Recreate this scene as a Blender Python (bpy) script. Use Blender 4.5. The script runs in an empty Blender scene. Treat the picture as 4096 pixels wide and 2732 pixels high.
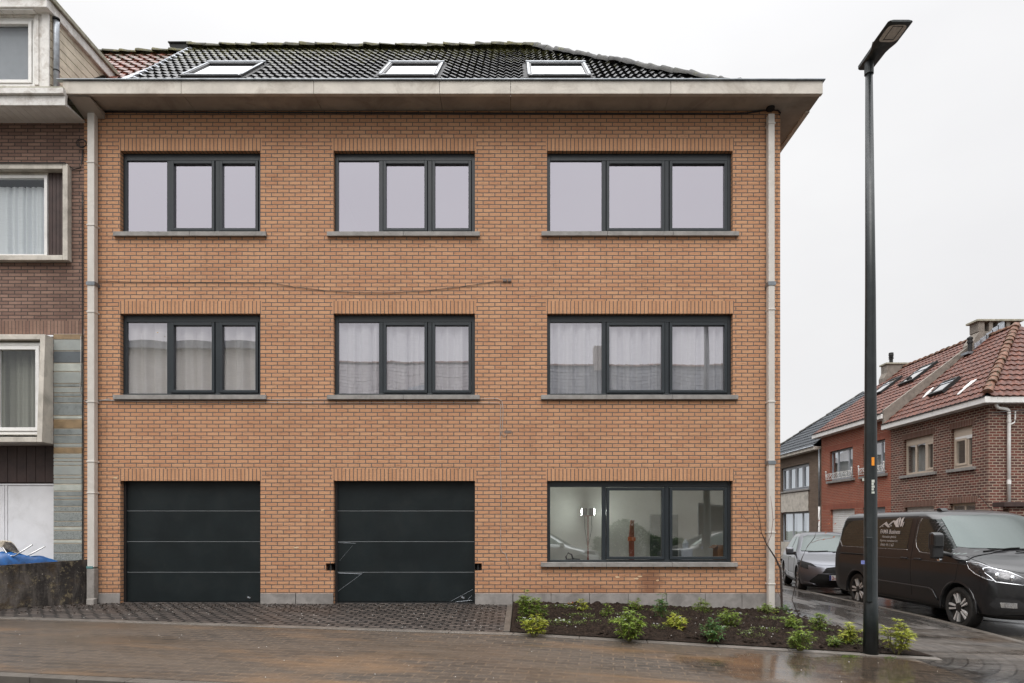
import bpy, bmesh, math, random
from mathutils import Vector, Matrix, noise
from mathutils.bvhtree import BVHTree
from mathutils.geometry import delaunay_2d_cdt
R = math.radians
PI = math.pi
random.seed(7)
sc = bpy.context.scene
COL = sc.collection
FPX, CY, CZ = 2600.0, -11.06, 1.31      # focal length in photo pixels, camera y, camera z

def F(px, py, Y=0.0):
    """photo pixel -> world (x, z) on the plane y=Y"""
    s = FPX / (Y - CY)
    return (px - 2050) / s, CZ + (2110 - py) / s
def fx(px, Y=0.0): return F(px, 0, Y)[0]
def fz(py, Y=0.0): return F(0, py, Y)[1]

# ---------------------------------------------------------------- objects
def tag(o, label=None, cat=None, group=None, kind=None):
    if label: o['label'] = label
    if cat: o['category'] = cat
    if group: o['group'] = group
    if kind: o['kind'] = kind
    return o
def empty(name, loc=(0, 0, 0), label=None, cat=None, group=None):
    o = bpy.data.objects.new(name, None)
    COL.objects.link(o)
    o.location = loc
    o.empty_display_size = .2
    return tag(o, label, cat, group)
def wloc(p):
    v = Vector((0, 0, 0))
    while p is not None:
        v += p.location
        p = p.parent
    return v
def kids(o): return [c for c in COL.objects if c.parent == o]
def copy_tree(o, parent=None):
    c = o.copy()
    COL.objects.link(c)
    c.parent = parent
    for ch in kids(o): copy_tree(ch, c)
    return c

class MB:
    def __init__(s):
        s.v, s.f, s.m, s.uv, s.T = [], [], [], [], None
    def pt(s, p):
        if s.T: p = s.T(*p)
        s.v.append(Vector(p))
        return len(s.v) - 1
    def face(s, idx, m=0, uv=None):
        s.f.append(tuple(idx)); s.m.append(m); s.uv.append(uv)
    def poly(s, pts, m=0, uv=None):
        s.face([s.pt(p) for p in pts], m, uv)
    def box(s, x0, x1, y0, y1, z0, z1, m=0):
        i = [s.pt(p) for p in ((x0,y0,z0),(x1,y0,z0),(x1,y1,z0),(x0,y1,z0),(x0,y0,z1),(x1,y0,z1),(x1,y1,z1),(x0,y1,z1))]
        for q in ((0,3,2,1),(4,5,6,7),(0,1,5,4),(1,2,6,5),(2,3,7,6),(3,0,4,7)):
            s.face([i[k] for k in q], m)
    def prism(s, outline, axis, a, b, m=0):
        """outline: 2-D points; axis 'x','y','z' extruded a..b"""
        def P(u, v, w):
            return {'x': (w, u, v), 'y': (u, w, v), 'z': (u, v, w)}[axis]
        A = [s.pt(P(u, v, a)) for u, v in outline]
        B = [s.pt(P(u, v, b)) for u, v in outline]
        n = len(outline)
        s.face(A, m); s.face(B[::-1], m)
        for k in range(n): s.face((A[k], B[k], B[(k+1) % n], A[(k+1) % n]), m)
    def tube(s, pts, r, n=8, m=0, caps=True):
        pts = [Vector(p) for p in pts]
        rr = r if isinstance(r, (list, tuple)) else [r] * len(pts)
        rings = []
        up = Vector((0, 0, 1))
        for i, p in enumerate(pts):
            d = (pts[min(i+1, len(pts)-1)] - pts[max(i-1, 0)]).normalized()
            a = d.cross(up if abs(d.z) < .9 else Vector((1, 0, 0))).normalized()
            b = d.cross(a).normalized()
            rings.append([s.pt(p + (a * math.cos(2*PI*k/n) + b * math.sin(2*PI*k/n)) * rr[i]) for k in range(n)])
        for i in range(len(rings) - 1):
            for k in range(n):
                s.face((rings[i][k], rings[i][(k+1) % n], rings[i+1][(k+1) % n], rings[i+1][k]), m)
        if caps:
            s.face(rings[0][::-1], m); s.face(rings[-1], m)
    def lathe(s, prof, c, axis='z', n=24, m=0):
        """prof: (radius, height along axis)"""
        rings = []
        for r, h in prof:
            ring = []
            for k in range(n):
                a, b = r * math.cos(2*PI*k/n), r * math.sin(2*PI*k/n)
                p = {'z': (a, b, h), 'x': (h, a, b), 'y': (a, h, b)}[axis]
                ring.append(s.pt((p[0]+c[0], p[1]+c[1], p[2]+c[2])))
            rings.append(ring)
        for i in range(len(rings)-1):
            for k in range(n):
                s.face((rings[i][k], rings[i][(k+1) % n], rings[i+1][(k+1) % n], rings[i+1][k]), m)
        s.face(rings[0][::-1], m); s.face(rings[-1], m)
    def build(s, name, mats, parent=None, smooth=False, bevel=0, uvmode='box', fixn=False, auto=None):
        off = wloc(parent)
        me = bpy.data.meshes.new(name)
        me.from_pydata([v - off for v in s.v], [], s.f)
        if not isinstance(mats, (list, tuple)): mats = [mats]
        for mt in mats: me.materials.append(mt)
        me.polygons.foreach_set('material_index', s.m)
        if fixn:
            bm = bmesh.new(); bm.from_mesh(me)
            bmesh.ops.recalc_face_normals(bm, faces=bm.faces)
            bm.to_mesh(me); bm.free()
        lay = me.uv_layers.new(name='UVMap')
        for p, uv in zip(me.polygons, s.uv):
            n = p.normal
            for j, li in enumerate(p.loop_indices):
                if uv and not fixn:
                    lay.data[li].uv = uv[j]; continue
                c = me.vertices[me.loops[li].vertex_index].co + off
                if abs(n.z) > .8: q = (c.x, c.y)
                elif abs(n.x) > abs(n.y): q = (c.y, c.z)
                else: q = (c.x, c.z)
                lay.data[li].uv = q
        me.validate()
        o = bpy.data.objects.new(name, me)
        COL.objects.link(o)
        o.parent = parent
        if smooth or auto is not None:
            me.polygons.foreach_set('use_smooth', [True]*len(me.polygons))
            if auto is not None: me.set_sharp_from_angle(angle=R(auto))
        if bevel:
            b = o.modifiers.new('bevel', 'BEVEL'); b.width = bevel; b.segments = 2; b.limit_method = 'ANGLE'
        return o

# ---------------------------------------------------------------- materials
M = {}
class N:
    def __init__(s, name):
        s.mat = bpy.data.materials.new(name); s.mat.use_nodes = True
        s.t = s.mat.node_tree; s.n = s.t.nodes; s.l = s.t.links
        s.b = s.n['Principled BSDF']; M[name] = s.mat
        s.out = s.n['Material Output']
    def new(s, typ, **kw):
        n = s.n.new('ShaderNode' + typ)
        for k, v in kw.items(): setattr(n, k, v)
        return n
    def link(s, a, b): s.l.new(a, b)
    def coord(s, kind='Object', scale=(1, 1, 1), rot=(0, 0, 0)):
        c = s.new('TexCoord'); mp = s.new('Mapping')
        mp.inputs['Scale'].default_value = scale; mp.inputs['Rotation'].default_value = rot
        s.link(c.outputs[kind], mp.inputs[0]); return mp.outputs[0]
    def noise(s, vec, scale, detail=4, rough=.6, dist=0):
        n = s.new('TexNoise'); n.inputs['Scale'].default_value = scale
        n.inputs['Detail'].default_value = detail; n.inputs['Roughness'].default_value = rough
        n.inputs['Distortion'].default_value = dist
        s.link(vec, n.inputs['Vector']); return n.outputs[0]
    def ramp(s, f, stops):
        r = s.new('ValToRGB'); e = r.color_ramp.elements
        while len(e) < len(stops): e.new(.5)
        for k, (p, c) in enumerate(stops):
            e[k].position = p
            e[k].color = (c, c, c, 1) if isinstance(c, (int, float)) else (*c, 1)
        s.link(f, r.inputs[0]); return r.outputs[0]
    def mix(s, fac, a, b, mode='MIX'):
        m = s.new('Mix', data_type='RGBA', blend_type=mode)
        for sock, val in ((m.inputs[0], fac), (m.inputs[6], a), (m.inputs[7], b)):
            if isinstance(val, bpy.types.NodeSocket): s.link(val, sock)
            elif isinstance(val, (int, float)): sock.default_value = val if sock == m.inputs[0] else (val, val, val, 1)
            else: sock.default_value = (*val, 1)
        return m.outputs[2]
    def math(s, op, a, b=0.0):
        m = s.new('Math', operation=op)
        for k, val in enumerate((a, b)):
            if isinstance(val, bpy.types.NodeSocket): s.link(val, m.inputs[k])
            else: m.inputs[k].default_value = val
        return m.outputs[0]
    def bump(s, h, strength=.5, dist=.01, prev=None):
        b = s.new('Bump'); b.inputs['Strength'].default_value = strength; b.inputs['Distance'].default_value = dist
        s.link(h, b.inputs['Height'])
        if prev: s.link(prev, b.inputs['Normal'])
        return b.outputs[0]
    def set(s, color=None, rough=None, normal=None, metal=None, **kw):
        for key, val in (('Base Color', color), ('Roughness', rough), ('Normal', normal), ('Metallic', metal)):
            if val is None: continue
            if isinstance(val, bpy.types.NodeSocket): s.link(val, s.b.inputs[key])
            elif key == 'Base Color': s.b.inputs[key].default_value = (*val, 1)
            else: s.b.inputs[key].default_value = val
        for k, v in kw.items(): s.b.inputs[k.replace('_', ' ')].default_value = v
        return s.mat

def simple(name, col, rough=.5, metal=0, var=.15, vs=6, bump=0, bs=60, dirt=None, **kw):
    k = N(name); v = k.coord()
    c = k.mix(k.ramp(k.noise(v, vs), [(.3, 0), (.7, 1)]), [x*(1-var) for x in col], [min(1, x*(1+var)) for x in col])
    if dirt:
        dcol, amt, dsc = dirt
        c = k.mix(k.math('MULTIPLY', k.ramp(k.noise(v, dsc, 8, .7, .6), [(.48, 0), (.68, 1)]), amt), c, dcol)
    k.set(c, rough, k.bump(k.noise(v, bs, 5), bump, .004) if bump else None, metal, **kw)
    if rough and var: 
        rr = k.math('ADD', k.math('MULTIPLY', k.noise(v, vs*3), .2), max(0, rough-.1)); k.link(rr, k.b.inputs['Roughness'])
    return k.mat

def brick(name, c1, c2, mortar, bw=.2, rh=.0667, ms=.009, offset=.5, bias=0.0, rough=.85, rot=0, big=.25, stain=None, cracks=.5, bump=.7):
    k = N(name)
    v = k.coord('UV', rot=(0, 0, rot))
    b = k.new('TexBrick'); b.offset = offset; b.offset_frequency = 2; b.squash = 1
    for key, val in (('Scale', 1), ('Mortar Size', ms), ('Mortar Smooth', .25), ('Bias', bias), ('Brick Width', bw), ('Row Height', rh)):
        b.inputs[key].default_value = val
    b.inputs['Color1'].default_value = (*c1, 1); b.inputs['Color2'].default_value = (*c2, 1); b.inputs['Mortar'].default_value = (*mortar, 1)
    k.link(v, b.inputs['Vector'])
    n1 = k.noise(v, 1.1, 5)           # broad tone of the wall
    n2 = k.noise(v, 45, 6, .7)        # grain of each brick
    st = k.new('Mapping'); st.inputs['Scale'].default_value = (9, 60, 1) if not rot else (60, 9, 1); k.link(v, st.inputs[0])
    n3 = k.noise(st.outputs[0], 1, 6, .65, .8)   # creases running along the bricks
    c = k.mix(k.ramp(n1, [(.3, 0), (.7, 1)]), b.outputs['Color'], (1-big, 1-big*1.1, 1-big*1.2), 'MULTIPLY')
    c = k.mix(.55, c, k.ramp(n2, [(.25, .62), (.75, 1.0)]), 'MULTIPLY')
    cr = k.ramp(n3, [(.34, .25), (.42, 1.0)])
    c = k.mix(cracks, c, cr, 'MULTIPLY')
    dv = k.new('Mapping'); dv.inputs['Scale'].default_value = (2.6, .45, 1) if not rot else (1, 1, 1); k.link(v, dv.inputs[0])
    c = k.mix(.8, c, k.ramp(k.noise(dv.outputs[0], 1.3, 7, .7), [(.28, .74), (.42, 1.0)]), 'MULTIPLY')   # rain streaks
    if name == 'brick_main':      # soot and damp: one dark patch under the ground floor sill, damp foot of the wall
        for cx_, cz_, sx_, sz_, am_ in ((2.35, .36, 2.6, 2.6, .62), (-6.2, .25, .8, 3.5, .3), (1.2, .22, .35, 4.5, .3)):
            if rot: break
            q1 = k.new('VectorMath', operation='SUBTRACT'); q1.inputs[1].default_value = (cx_, cz_, 0); k.link(v, q1.inputs[0])
            q2 = k.new('VectorMath', operation='MULTIPLY'); q2.inputs[1].default_value = (sx_, sz_, 0); k.link(q1.outputs[0], q2.inputs[0])
            q3 = k.new('VectorMath', operation='LENGTH'); k.link(q2.outputs[0], q3.inputs[0])
            f_ = k.ramp(k.math('MULTIPLY', k.math('ADD', q3.outputs[1], k.math('MULTIPLY', k.noise(v, 5, 6, .7), .9)), .5), [(.38, am_), (.60, 0)])
            c = k.mix(f_, c, (.16, .065, .035))
    if stain:
        scol, amt, ssc, lo = stain
        c = k.mix(k.math('MULTIPLY', k.ramp(k.noise(v, ssc, 8, .75), [(lo, 0), (lo+.13, 1)]), amt), c, scol)
    h = k.mix(1.0, k.ramp(b.outputs['Fac'], [(0, 1.0), (1, 0.0)]), k.ramp(n3, [(.3, .6), (.5, 1.0)]), 'MULTIPLY')
    k.set(c, rough, k.bump(n2, .3, .004, k.bump(h, bump, .01)))
    return k.mat
# ================================================================ materials
brick('brick_main', (.655,.355,.195), (.575,.285,.152), (.15,.128,.110), ms=.0080, big=.12, cracks=.40, stain=((.72,.60,.48), .45, 2.2, .70))
brick('brick_main_soldier', (.655,.355,.195), (.58,.295,.155), (.14,.12,.102), bw=.066, rh=.30, ms=.0075, offset=0, big=.12, cracks=.15)
brick('brick_brown', (.37,.23,.175), (.23,.135,.105), (.075,.058,.05), bw=.22, rh=.060, ms=.008, big=.3, stain=((.42,.38,.34), .5, 5, .66))
brick('brick_brown_soldier', (.38,.24,.18), (.26,.15,.115), (.10,.08,.065), bw=.06, rh=.4, ms=.006, offset=0, big=.3)
brick('brick_red', (.40,.095,.050), (.31,.075,.045), (.40,.27,.19), bw=.24, rh=.07, ms=.010, big=.15, cracks=.2)
brick('brick_red_soldier', (.36,.09,.05), (.29,.07,.04), (.30,.20,.14), bw=.07, rh=.4, ms=.008, offset=0, big=.15, cracks=.2)
brick('brick_dark', (.23,.075,.055), (.10,.040,.034), (.46,.37,.29), bw=.22, rh=.085, ms=.014, big=.25)
brick('brick_dark_soldier', (.21,.085,.06), (.14,.055,.04), (.36,.29,.22), bw=.075, rh=.4, ms=.011, offset=0, big=.25)
brick('brick_grey_brown', (.24,.17,.125), (.18,.125,.09), (.15,.125,.10), bw=.22, rh=.065, ms=.008, big=.2)
brick('brick_opposite', (.84,.82,.75), (.80,.78,.72), (.78,.76,.70), bw=.22, rh=.07, ms=.01, big=.2)

def paver(name, c1, c2, mortar, bw, rh, rot, stains, wet, ms=.006, offset=.5, patch=None, bump=.5, rad=None):
    k = N(name); v = k.coord('Object', rot=(0, 0, rot))
    vv = v
    if rad:                                # courses laid in arcs round the street corner
        sub = k.new('VectorMath', operation='SUBTRACT'); sub.inputs[1].default_value = (rad[0], rad[1], 0)
        k.link(k.coord(), sub.inputs[0])
        sx = k.new('SeparateXYZ'); k.link(sub.outputs[0], sx.inputs[0])
        ln = k.math('SQRT', k.math('ADD', k.math('MULTIPLY', sx.outputs[0], sx.outputs[0]), k.math('MULTIPLY', sx.outputs[1], sx.outputs[1])))
        an = k.math('MULTIPLY', k.math('ARCTAN2', sx.outputs[1], sx.outputs[0]), rad[2])
        cb = k.new('CombineXYZ'); k.link(an, cb.inputs[0]); k.link(ln, cb.inputs[1]); vv = cb.outputs[0]
    b = k.new('TexBrick'); b.offset = offset
    for key, val in (('Scale', 1), ('Mortar Size', ms), ('Mortar Smooth', .3), ('Bias', 0), ('Brick Width', bw), ('Row Height', rh)):
        b.inputs[key].default_value = val
    b.inputs['Color1'].default_value = (*c1, 1); b.inputs['Color2'].default_value = (*c2, 1); b.inputs['Mortar'].default_value = (*mortar, 1)
    k.link(vv, b.inputs['Vector'])
    c = b.outputs['Color']
    grain = k.noise(v, 15, 10, .88)
    c = k.mix(1.0, c, k.ramp(grain, [(.34, .35), (.5, .95), (.66, 1.75)]), 'MULTIPLY')
    st = k.new('Mapping'); st.inputs['Scale'].default_value = (.42, 1.6, 1); k.link(v, st.inputs[0])
    for scol, amt, s, lo in stains:
        f = k.math('MULTIPLY', k.ramp(k.noise(st.outputs[0], s, 9, .62, .3), [(lo, 0), (lo+.2, 1)]), amt)
        c = k.mix(f, c, scol)
    fleck = k.ramp(k.noise(v, 40, 2, .5), [(.775, 0), (.785, 1)])
    c = k.mix(k.math('MULTIPLY', fleck, .6), c, (.5, .46, .4))
    lo, hi, s, edge = wet
    r = k.ramp(k.noise(st.outputs[0], s, 6, .6, .5), [(edge, lo), (edge+.14, hi)])
    # a shallow film of water standing by the lamp post
    pv = k.new('VectorMath', operation='SUBTRACT'); pv.inputs[1].default_value = (3.7, -4.15, 0); k.link(k.coord(), pv.inputs[0])
    ps = k.new('VectorMath', operation='MULTIPLY'); ps.inputs[1].default_value = (.50, .95, 0); k.link(pv.outputs[0], ps.inputs[0])
    pl = k.new('VectorMath', operation='LENGTH'); k.link(ps.outputs[0], pl.inputs[0])
    pd = k.ramp(k.math('ADD', pl.outputs[1], k.math('MULTIPLY', k.noise(st.outputs[0], 1.6, 7, .6), .9)), [(.90/2, 0), (1.30/2, 1)]) if False else k.ramp(k.math('MULTIPLY', k.math('ADD', pl.outputs[1], k.math('MULTIPLY', k.noise(v, 1.8, 7, .6), 1.1)), .4), [(.50, 0), (.64, 1)])
    r = k.math('MINIMUM', r, k.math('ADD', k.math('MULTIPLY', pd, .6), .055))
    c = k.mix(pd, k.mix(1.0, c, (.75, .75, .75), 'MULTIPLY'), c)
    k.set(c, k.math('ADD', r, k.math('MULTIPLY', grain, .12)))
    h = k.math('SUBTRACT', k.math('MULTIPLY', grain, .25), b.outputs['Fac'])
    bn = k.bump(h, bump, .006)
    # water standing in the film flattens the relief
    m = k.new('Mix', data_type='VECTOR'); geo = k.new('NewGeometry')
    k.link(k.ramp(r, [(lo, .75), (hi, 0)]), m.inputs[0]); k.link(bn, m.inputs[4]); k.link(geo.outputs['Normal'], m.inputs[5])
    k.link(m.outputs[1], k.b.inputs['Normal'])
    return k.mat
SAND = (.19, .108, .050)
paver('pavement', (.070,.055,.043), (.040,.033,.027), (.11,.080,.054), .24, .12, R(8.6), [((.090,.066,.046), .7, .55, .42), (SAND, .8, .8, .53)], (.36, .62, .7, .42), ms=.010)
paver('pavement_wet', (.060,.055,.052), (.042,.040,.038), (.10,.088,.075), .22, .11, R(-90), [((.15,.13,.115), .6, .8, .5)], (.06, .5, .8, .47))
paver('pavement_arc', (.080,.070,.061), (.034,.031,.028), (.014,.011,.009), .30, .15, 0, [((.10,.078,.06), .6, .55, .45), (SAND, .35, .8, .57)], (.16, .55, .7, .46), ms=.012, rad=(4.1, -2.6, 2.6))
paver('grass_paver', (.105,.085,.073), (.055,.045,.040), (.006,.005,.004), .20, .13, R(0), [((.03,.024,.018), .4, 1.5, .55)], (.5, .75, 1, .5), ms=.028, bump=1)
paver('road', (.06,.055,.05), (.045,.042,.04), (.03,.026,.022), .22, .11, R(45), [((.10,.075,.05), .7, .5, .5)], (.10, .5, .6, .48))
simple('kerbstone', (.10,.088,.075), .5, var=.25, vs=4, bump=.4, dirt=((.07,.06,.05), .7, 3))
simple('edging_stone', (.135,.12,.105), .5, var=.25, vs=4, bump=.4, dirt=((.09,.075,.06), .7, 3))
k = N('soil'); v = k.coord()
k.set(k.ramp(k.noise(v, 22, 8, .8), [(.30, (.006,.004,.003)), (.5, (.026,.017,.012)), (.70, (.080,.053,.038))]), .85, k.bump(k.noise(v, 40, 8, .75), 1, .05), Specular_IOR_Level=.15)
simple('land', (.07,.075,.05), .9)
# concrete, stone
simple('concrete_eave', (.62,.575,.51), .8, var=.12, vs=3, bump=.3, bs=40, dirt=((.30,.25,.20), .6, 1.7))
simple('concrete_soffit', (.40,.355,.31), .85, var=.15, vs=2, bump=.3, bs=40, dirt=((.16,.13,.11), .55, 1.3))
simple('bluestone_sill', (.27,.255,.24), .6, var=.2, vs=8, bump=.2, dirt=((.12,.11,.10), .5, 4))
simple('bluestone_plinth', (.27,.25,.235), .65, var=.2, vs=5, bump=.3, dirt=((.13,.12,.11), .6, 3))
simple('concrete_light', (.56,.52,.46), .8, var=.15, vs=4, bump=.3, dirt=((.2,.18,.15), .5, 3))
k = N('mossy_concrete'); v = k.coord(); vs_ = k.coord(scale=(3, 3, .7))
c = k.mix(k.ramp(k.noise(vs_, 1.2, 8, .7), [(.46, 0), (.66, 1)]), (.013,.009,.007), (.13,.11,.095))
c = k.mix(k.ramp(k.noise(v, 3, 8, .75), [(.50, 0), (.60, 1)]), c, (.050,.032,.016))
c = k.mix(k.ramp(k.noise(v, 9, 8, .75), [(.56, 0), (.64, 1)]), c, (.15,.12,.07))
c = k.mix(k.ramp(k.noise(v, 30, 3), [(.68, 0), (.72, 1)]), c, (.30,.27,.22))
k.set(c, .7, k.bump(k.noise(v, 25, 8, .7), .8, .02))
simple('old_render', (.24,.21,.18), .9, var=.25, vs=3, bump=.4, dirt=((.09,.08,.07), .7, 3))
# metal, paint
simple('anthracite', (.019,.025,.030), .38, var=.08, bump=.05, Specular_IOR_Level=.5)
simple('garage_door', (.007,.0115,.013), .45, var=.25, vs=2, bump=.12, bs=90, dirt=((.02,.023,.023), .35, 2), Specular_IOR_Level=.3)
simple('seam_light', (.24,.26,.27), .4)
simple('rubber', (.012,.012,.012), .7)
simple('zinc', (.22,.24,.26), .35, .6, var=.3, dirt=((.4,.4,.4), .3, 5))
simple('zinc_pale', (.40,.43,.47), .35, .3, var=.3, vs=10)
simple('downpipe_beige', (.60,.565,.52), .5, var=.05, dirt=((.42,.38,.33), .35, 3))
simple('cement_pipe', (.27,.25,.23), .8, var=.25, bump=.4, dirt=((.1,.09,.08), .6, 4))
simple('teal_tape', (.10,.22,.22), .5)
simple('white_paint', (.80,.79,.77), .5, var=.04, dirt=((.5,.47,.42), .3, 4))
simple('white_peeling', (.74,.72,.69), .7, var=.1, vs=10, bump=.4, dirt=((.36,.31,.26), .7, 6))
simple('white_door', (.78,.78,.80), .5, var=.04, dirt=((.5,.49,.48), .4, 2))
simple('cream_boards', (.66,.59,.47), .7, var=.1, dirt=((.3,.25,.18), .55, 3))
simple('groove_dark', (.035,.028,.022), .9)
simple('mossy_trim', (.36,.34,.27), .8, var=.3, dirt=((.10,.10,.05), .8, 6))
simple('brown_slats', (.050,.028,.024), .55, var=.25, bump=.2)
simple('tan_frame', (.55,.46,.37), .5, var=.06)
simple('grey_frame', (.35,.37,.40), .45, var=.06)
simple('pole_green', (.006,.010,.011), .42, var=.3, vs=5, bump=.1, dirt=((.04,.045,.045), .25, 5), Coat_Weight=.08, Coat_Roughness=.1)
simple('lamp_housing', (.022,.027,.028), .45, var=.3, dirt=((.12,.13,.13), .5, 9))
simple('lamp_glass', (.80,.77,.72), .35, var=.2, vs=20, dirt=((.14,.13,.12), .5, 20))
simple('orange_sticker', (.85,.30,.02), .5, var=.05)
simple('blue_sticker', (.25,.30,.65), .5, var=.3, vs=60)
simple('pale_sticker', (.55,.58,.52), .6, var=.4, vs=80)
simple('black_cable', (.015,.015,.016), .5)
simple('grey_cable', (.38,.36,.34), .5)
simple('dark_cable', (.09,.065,.05), .6)
simple('brass_wall_box', (.16,.12,.10), .6)
simple('patch_mortar', (.62,.45,.28), .8)
simple('chip_dark', (.02,.02,.02), .8)
# roofs
def roofmat(name, cols, rough, moss, edge):
    k = N(name); v = k.coord(); uv = k.coord('UV')
    c = k.ramp(k.noise(uv, 5, 3, .7), [(.35, cols[0]), (.5, cols[1]), (.65, cols[2])])
    c = k.mix(.5, c, k.ramp(k.noise(v, 70, 5), [(.3, .45), (.7, 1.2)]), 'MULTIPLY')
    if moss:
        sx = k.new('SeparateXYZ'); k.link(uv, sx.inputs[0])
        up = k.math('MULTIPLY', k.math('SUBTRACT', sx.outputs[1], moss[1]), moss[2])
        f = k.math('ADD', k.noise(v, moss[3], 6, .75), up)
        c = k.mix(k.ramp(f, [(edge, 0), (edge+.06, 1)]), c, k.ramp(k.noise(v, 30), [(.4, moss[0]), (.6, [q*1.9 for q in moss[0]])]))
    k.set(c, k.math('ADD', k.math('MULTIPLY', k.noise(v, 18, 5), .5), rough), k.bump(k.noise(v, 80, 6, .7), .4, .006), Specular_IOR_Level=.22)
    return k.mat
roofmat('tile_black', ((.008,.008,.009), (.014,.014,.015), (.024,.023,.022)), .10, ((.060,.058,.020), 3.0, .05, 7), .60)
roofmat('tile_red_old', ((.085,.035,.026), (.13,.045,.03), (.24,.065,.035)), .1, ((.055,.05,.03), 2.0, .03, 7), .60)
roofmat('tile_red', ((.075,.033,.025), (.115,.046,.032), (.18,.066,.042)), .25, ((.09,.07,.05), 2.0, .0, 6), .66)
roofmat('tile_slate', ((.028,.034,.040), (.040,.046,.054), (.055,.062,.070)), .2, None, .6)
roofmat('tile_opposite', ((.20,.185,.18), (.24,.22,.215), (.28,.26,.25)), .4, None, .6)
roofmat('ridge_moss', ((.045,.045,.038), (.08,.078,.055), (.12,.115,.085)), .5, ((.085,.078,.035), 0, 0, 6), .5)
roofmat('ridge_grey', ((.05,.05,.05), (.075,.073,.07), (.10,.098,.09)), .4, ((.07,.07,.035), 0, 0, 6), .58)
roofmat('ridge_red', ((.12,.065,.045), (.18,.09,.06), (.25,.13,.09)), .4, ((.035,.035,.02), 0, 0, 9), .53)
# glass
def glass(name, tint, refl, fac, rough=0.0):
    k = N(name)
    g = k.new('BsdfGlossy'); g.inputs['Color'].default_value = (*refl, 1); g.inputs['Roughness'].default_value = rough
    t = k.new('BsdfTransparent'); t.inputs['Color'].default_value = (*tint, 1)
    lw = k.new('LayerWeight'); lw.inputs['Blend'].default_value = .25
    f = k.math('MINIMUM', k.math('ADD', k.math('MULTIPLY', lw.outputs['Fresnel'], .5), fac), 1.0)
    m = k.new('MixShader'); k.link(f, m.inputs[0]); k.link(t.outputs[0], m.inputs[1]); k.link(g.outputs[0], m.inputs[2])
    k.link(m.outputs[0], k.out.inputs[0]); return k.mat
glass('glass_main', (.97,.97,.97), (.95,.91,1.0), .56)
glass('glass_first', (1,1,1), (.96,.93,1.0), .34)
glass('glass_ground', (1.0,1.0,1.0), (.97,1.0,.97), .25)
glass('glass_house', (.92,.95,.95), (.9,.95,1.0), .05)
glass('glass_car', (.35,.42,.40), (.92,1.0,1.0), .10)
glass('glass_screen', (.45,.52,.50), (.85,.97,.97), .33)
glass('glass_tinted', (.06,.06,.06), (.8,.8,.8), .03)
glass('glass_roof', (.25,.27,.27), (1, 1, 1), .65)
# rooms and cloth
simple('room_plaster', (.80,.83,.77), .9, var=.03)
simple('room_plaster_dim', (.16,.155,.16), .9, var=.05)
simple('room_floor', (.25,.23,.21), .7)
def cloth(name, col, trans=.04):
    k = N(name); v = k.coord(scale=(1, 1, 30))
    c = k.mix(k.ramp(k.noise(v, 5, 4), [(.3, 0), (.7, 1)]), [q*.88 for q in col], col)
    k.set(c, .9)
    tr = k.new('BsdfTranslucent'); k.link(c, tr.inputs[0])
    m = k.new('MixShader'); m.inputs[0].default_value = trans
    k.link(k.b.outputs[0], m.inputs[1]); k.link(tr.outputs[0], m.inputs[2]); k.link(m.outputs[0], k.out.inputs[0])
    return k.mat
cloth('curtain_white', (.93,.94,.97)); cloth('curtain_cream', (.96,.94,.91)); cloth('curtain_grey', (.62,.66,.68)); cloth('curtain_beige', (.42,.40,.34))
simple('blind_grey', (.42,.42,.45), .8, var=.05)
simple('tarp', (.004,.075,.25), .35, var=.5, vs=9, bump=1, bs=18)
simple('chrome', (.6,.6,.6), .15, 1, var=.05)
k = N('floral_vinyl'); v = k.coord(); vo = k.new('TexVoronoi'); vo.inputs['Scale'].default_value = 22; k.link(v, vo.inputs[0])
k.set(k.mix(k.ramp(k.noise(v, 30, 4, .7, 2), [(.45, 0), (.6, 1)]), (.55,.50,.42), k.mix(.5, (.30,.22,.10), (.2,.17,.15))), .5)
simple('grey_speckle', (.25,.27,.26), .6, var=.3, vs=60, bump=.2, dirt=((.05,.055,.055), .8, 40))
simple('slab_green_grey', (.29,.31,.295), .55, var=.15, vs=3, dirt=((.26,.25,.22), .4, 6))
simple('slab_blue_grey', (.10,.115,.125), .5, var=.15, vs=3, dirt=((.06,.065,.07), .5, 8))
simple('slab_mid_grey', (.215,.235,.23), .5, var=.2, vs=3, dirt=((.07,.075,.075), .5, 9))
simple('slab_ochre', (.24,.165,.09), .6, var=.35, vs=5)
simple('slab_pale', (.40,.42,.38), .6, var=.2, vs=5)
simple('cement_joint', (.62,.54,.43), .9)
# cars
def paint(name, col, metal=.5, rough=.32):
    k = N(name); v = k.coord()
    k.set(k.mix(k.noise(v, 3, 3), [q*.85 for q in col], col), rough, k.bump(k.noise(v, 150, 3), .12, .002), metal, Coat_Weight=.5, Coat_Roughness=.05)
paint('van_paint', (.015,.015,.0165), .2, .3)
paint('car_paint_grey', (.14,.145,.165), .7, .3)
paint('car_paint_silver', (.48,.49,.50), .8, .3)
paint('car_paint_black', (.02,.021,.023), .3, .3)
simple('black_plastic', (.016,.016,.017), .45, bump=.1)
simple('arch_black', (.006,.006,.006), .9)
simple('tyre', (.020,.019,.018), .75, var=.2, bump=.3, bs=90, dirt=((.07,.06,.05), .4, 12))
simple('rim_silver', (.78,.76,.74), .3, .35, var=.1)
simple('rim_dark', (.03,.03,.03), .4, .3)
simple('light_chrome', (.75,.77,.80), .08, 1, var=.05)
simple('light_inner', (.10,.10,.105), .2, .8, var=.4, vs=30)
simple('van_print', (.52,.48,.46), .6)
simple('plate_white', (.7,.7,.7), .4); simple('plate_red', (.35,.02,.03), .5); simple('plate_blue', (.02,.03,.18), .5)
simple('tail_red', (.25,.01,.015), .2)
simple('seat_dark', (.03,.03,.032), .8)
simple('headliner', (.35,.36,.35), .9)
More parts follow.
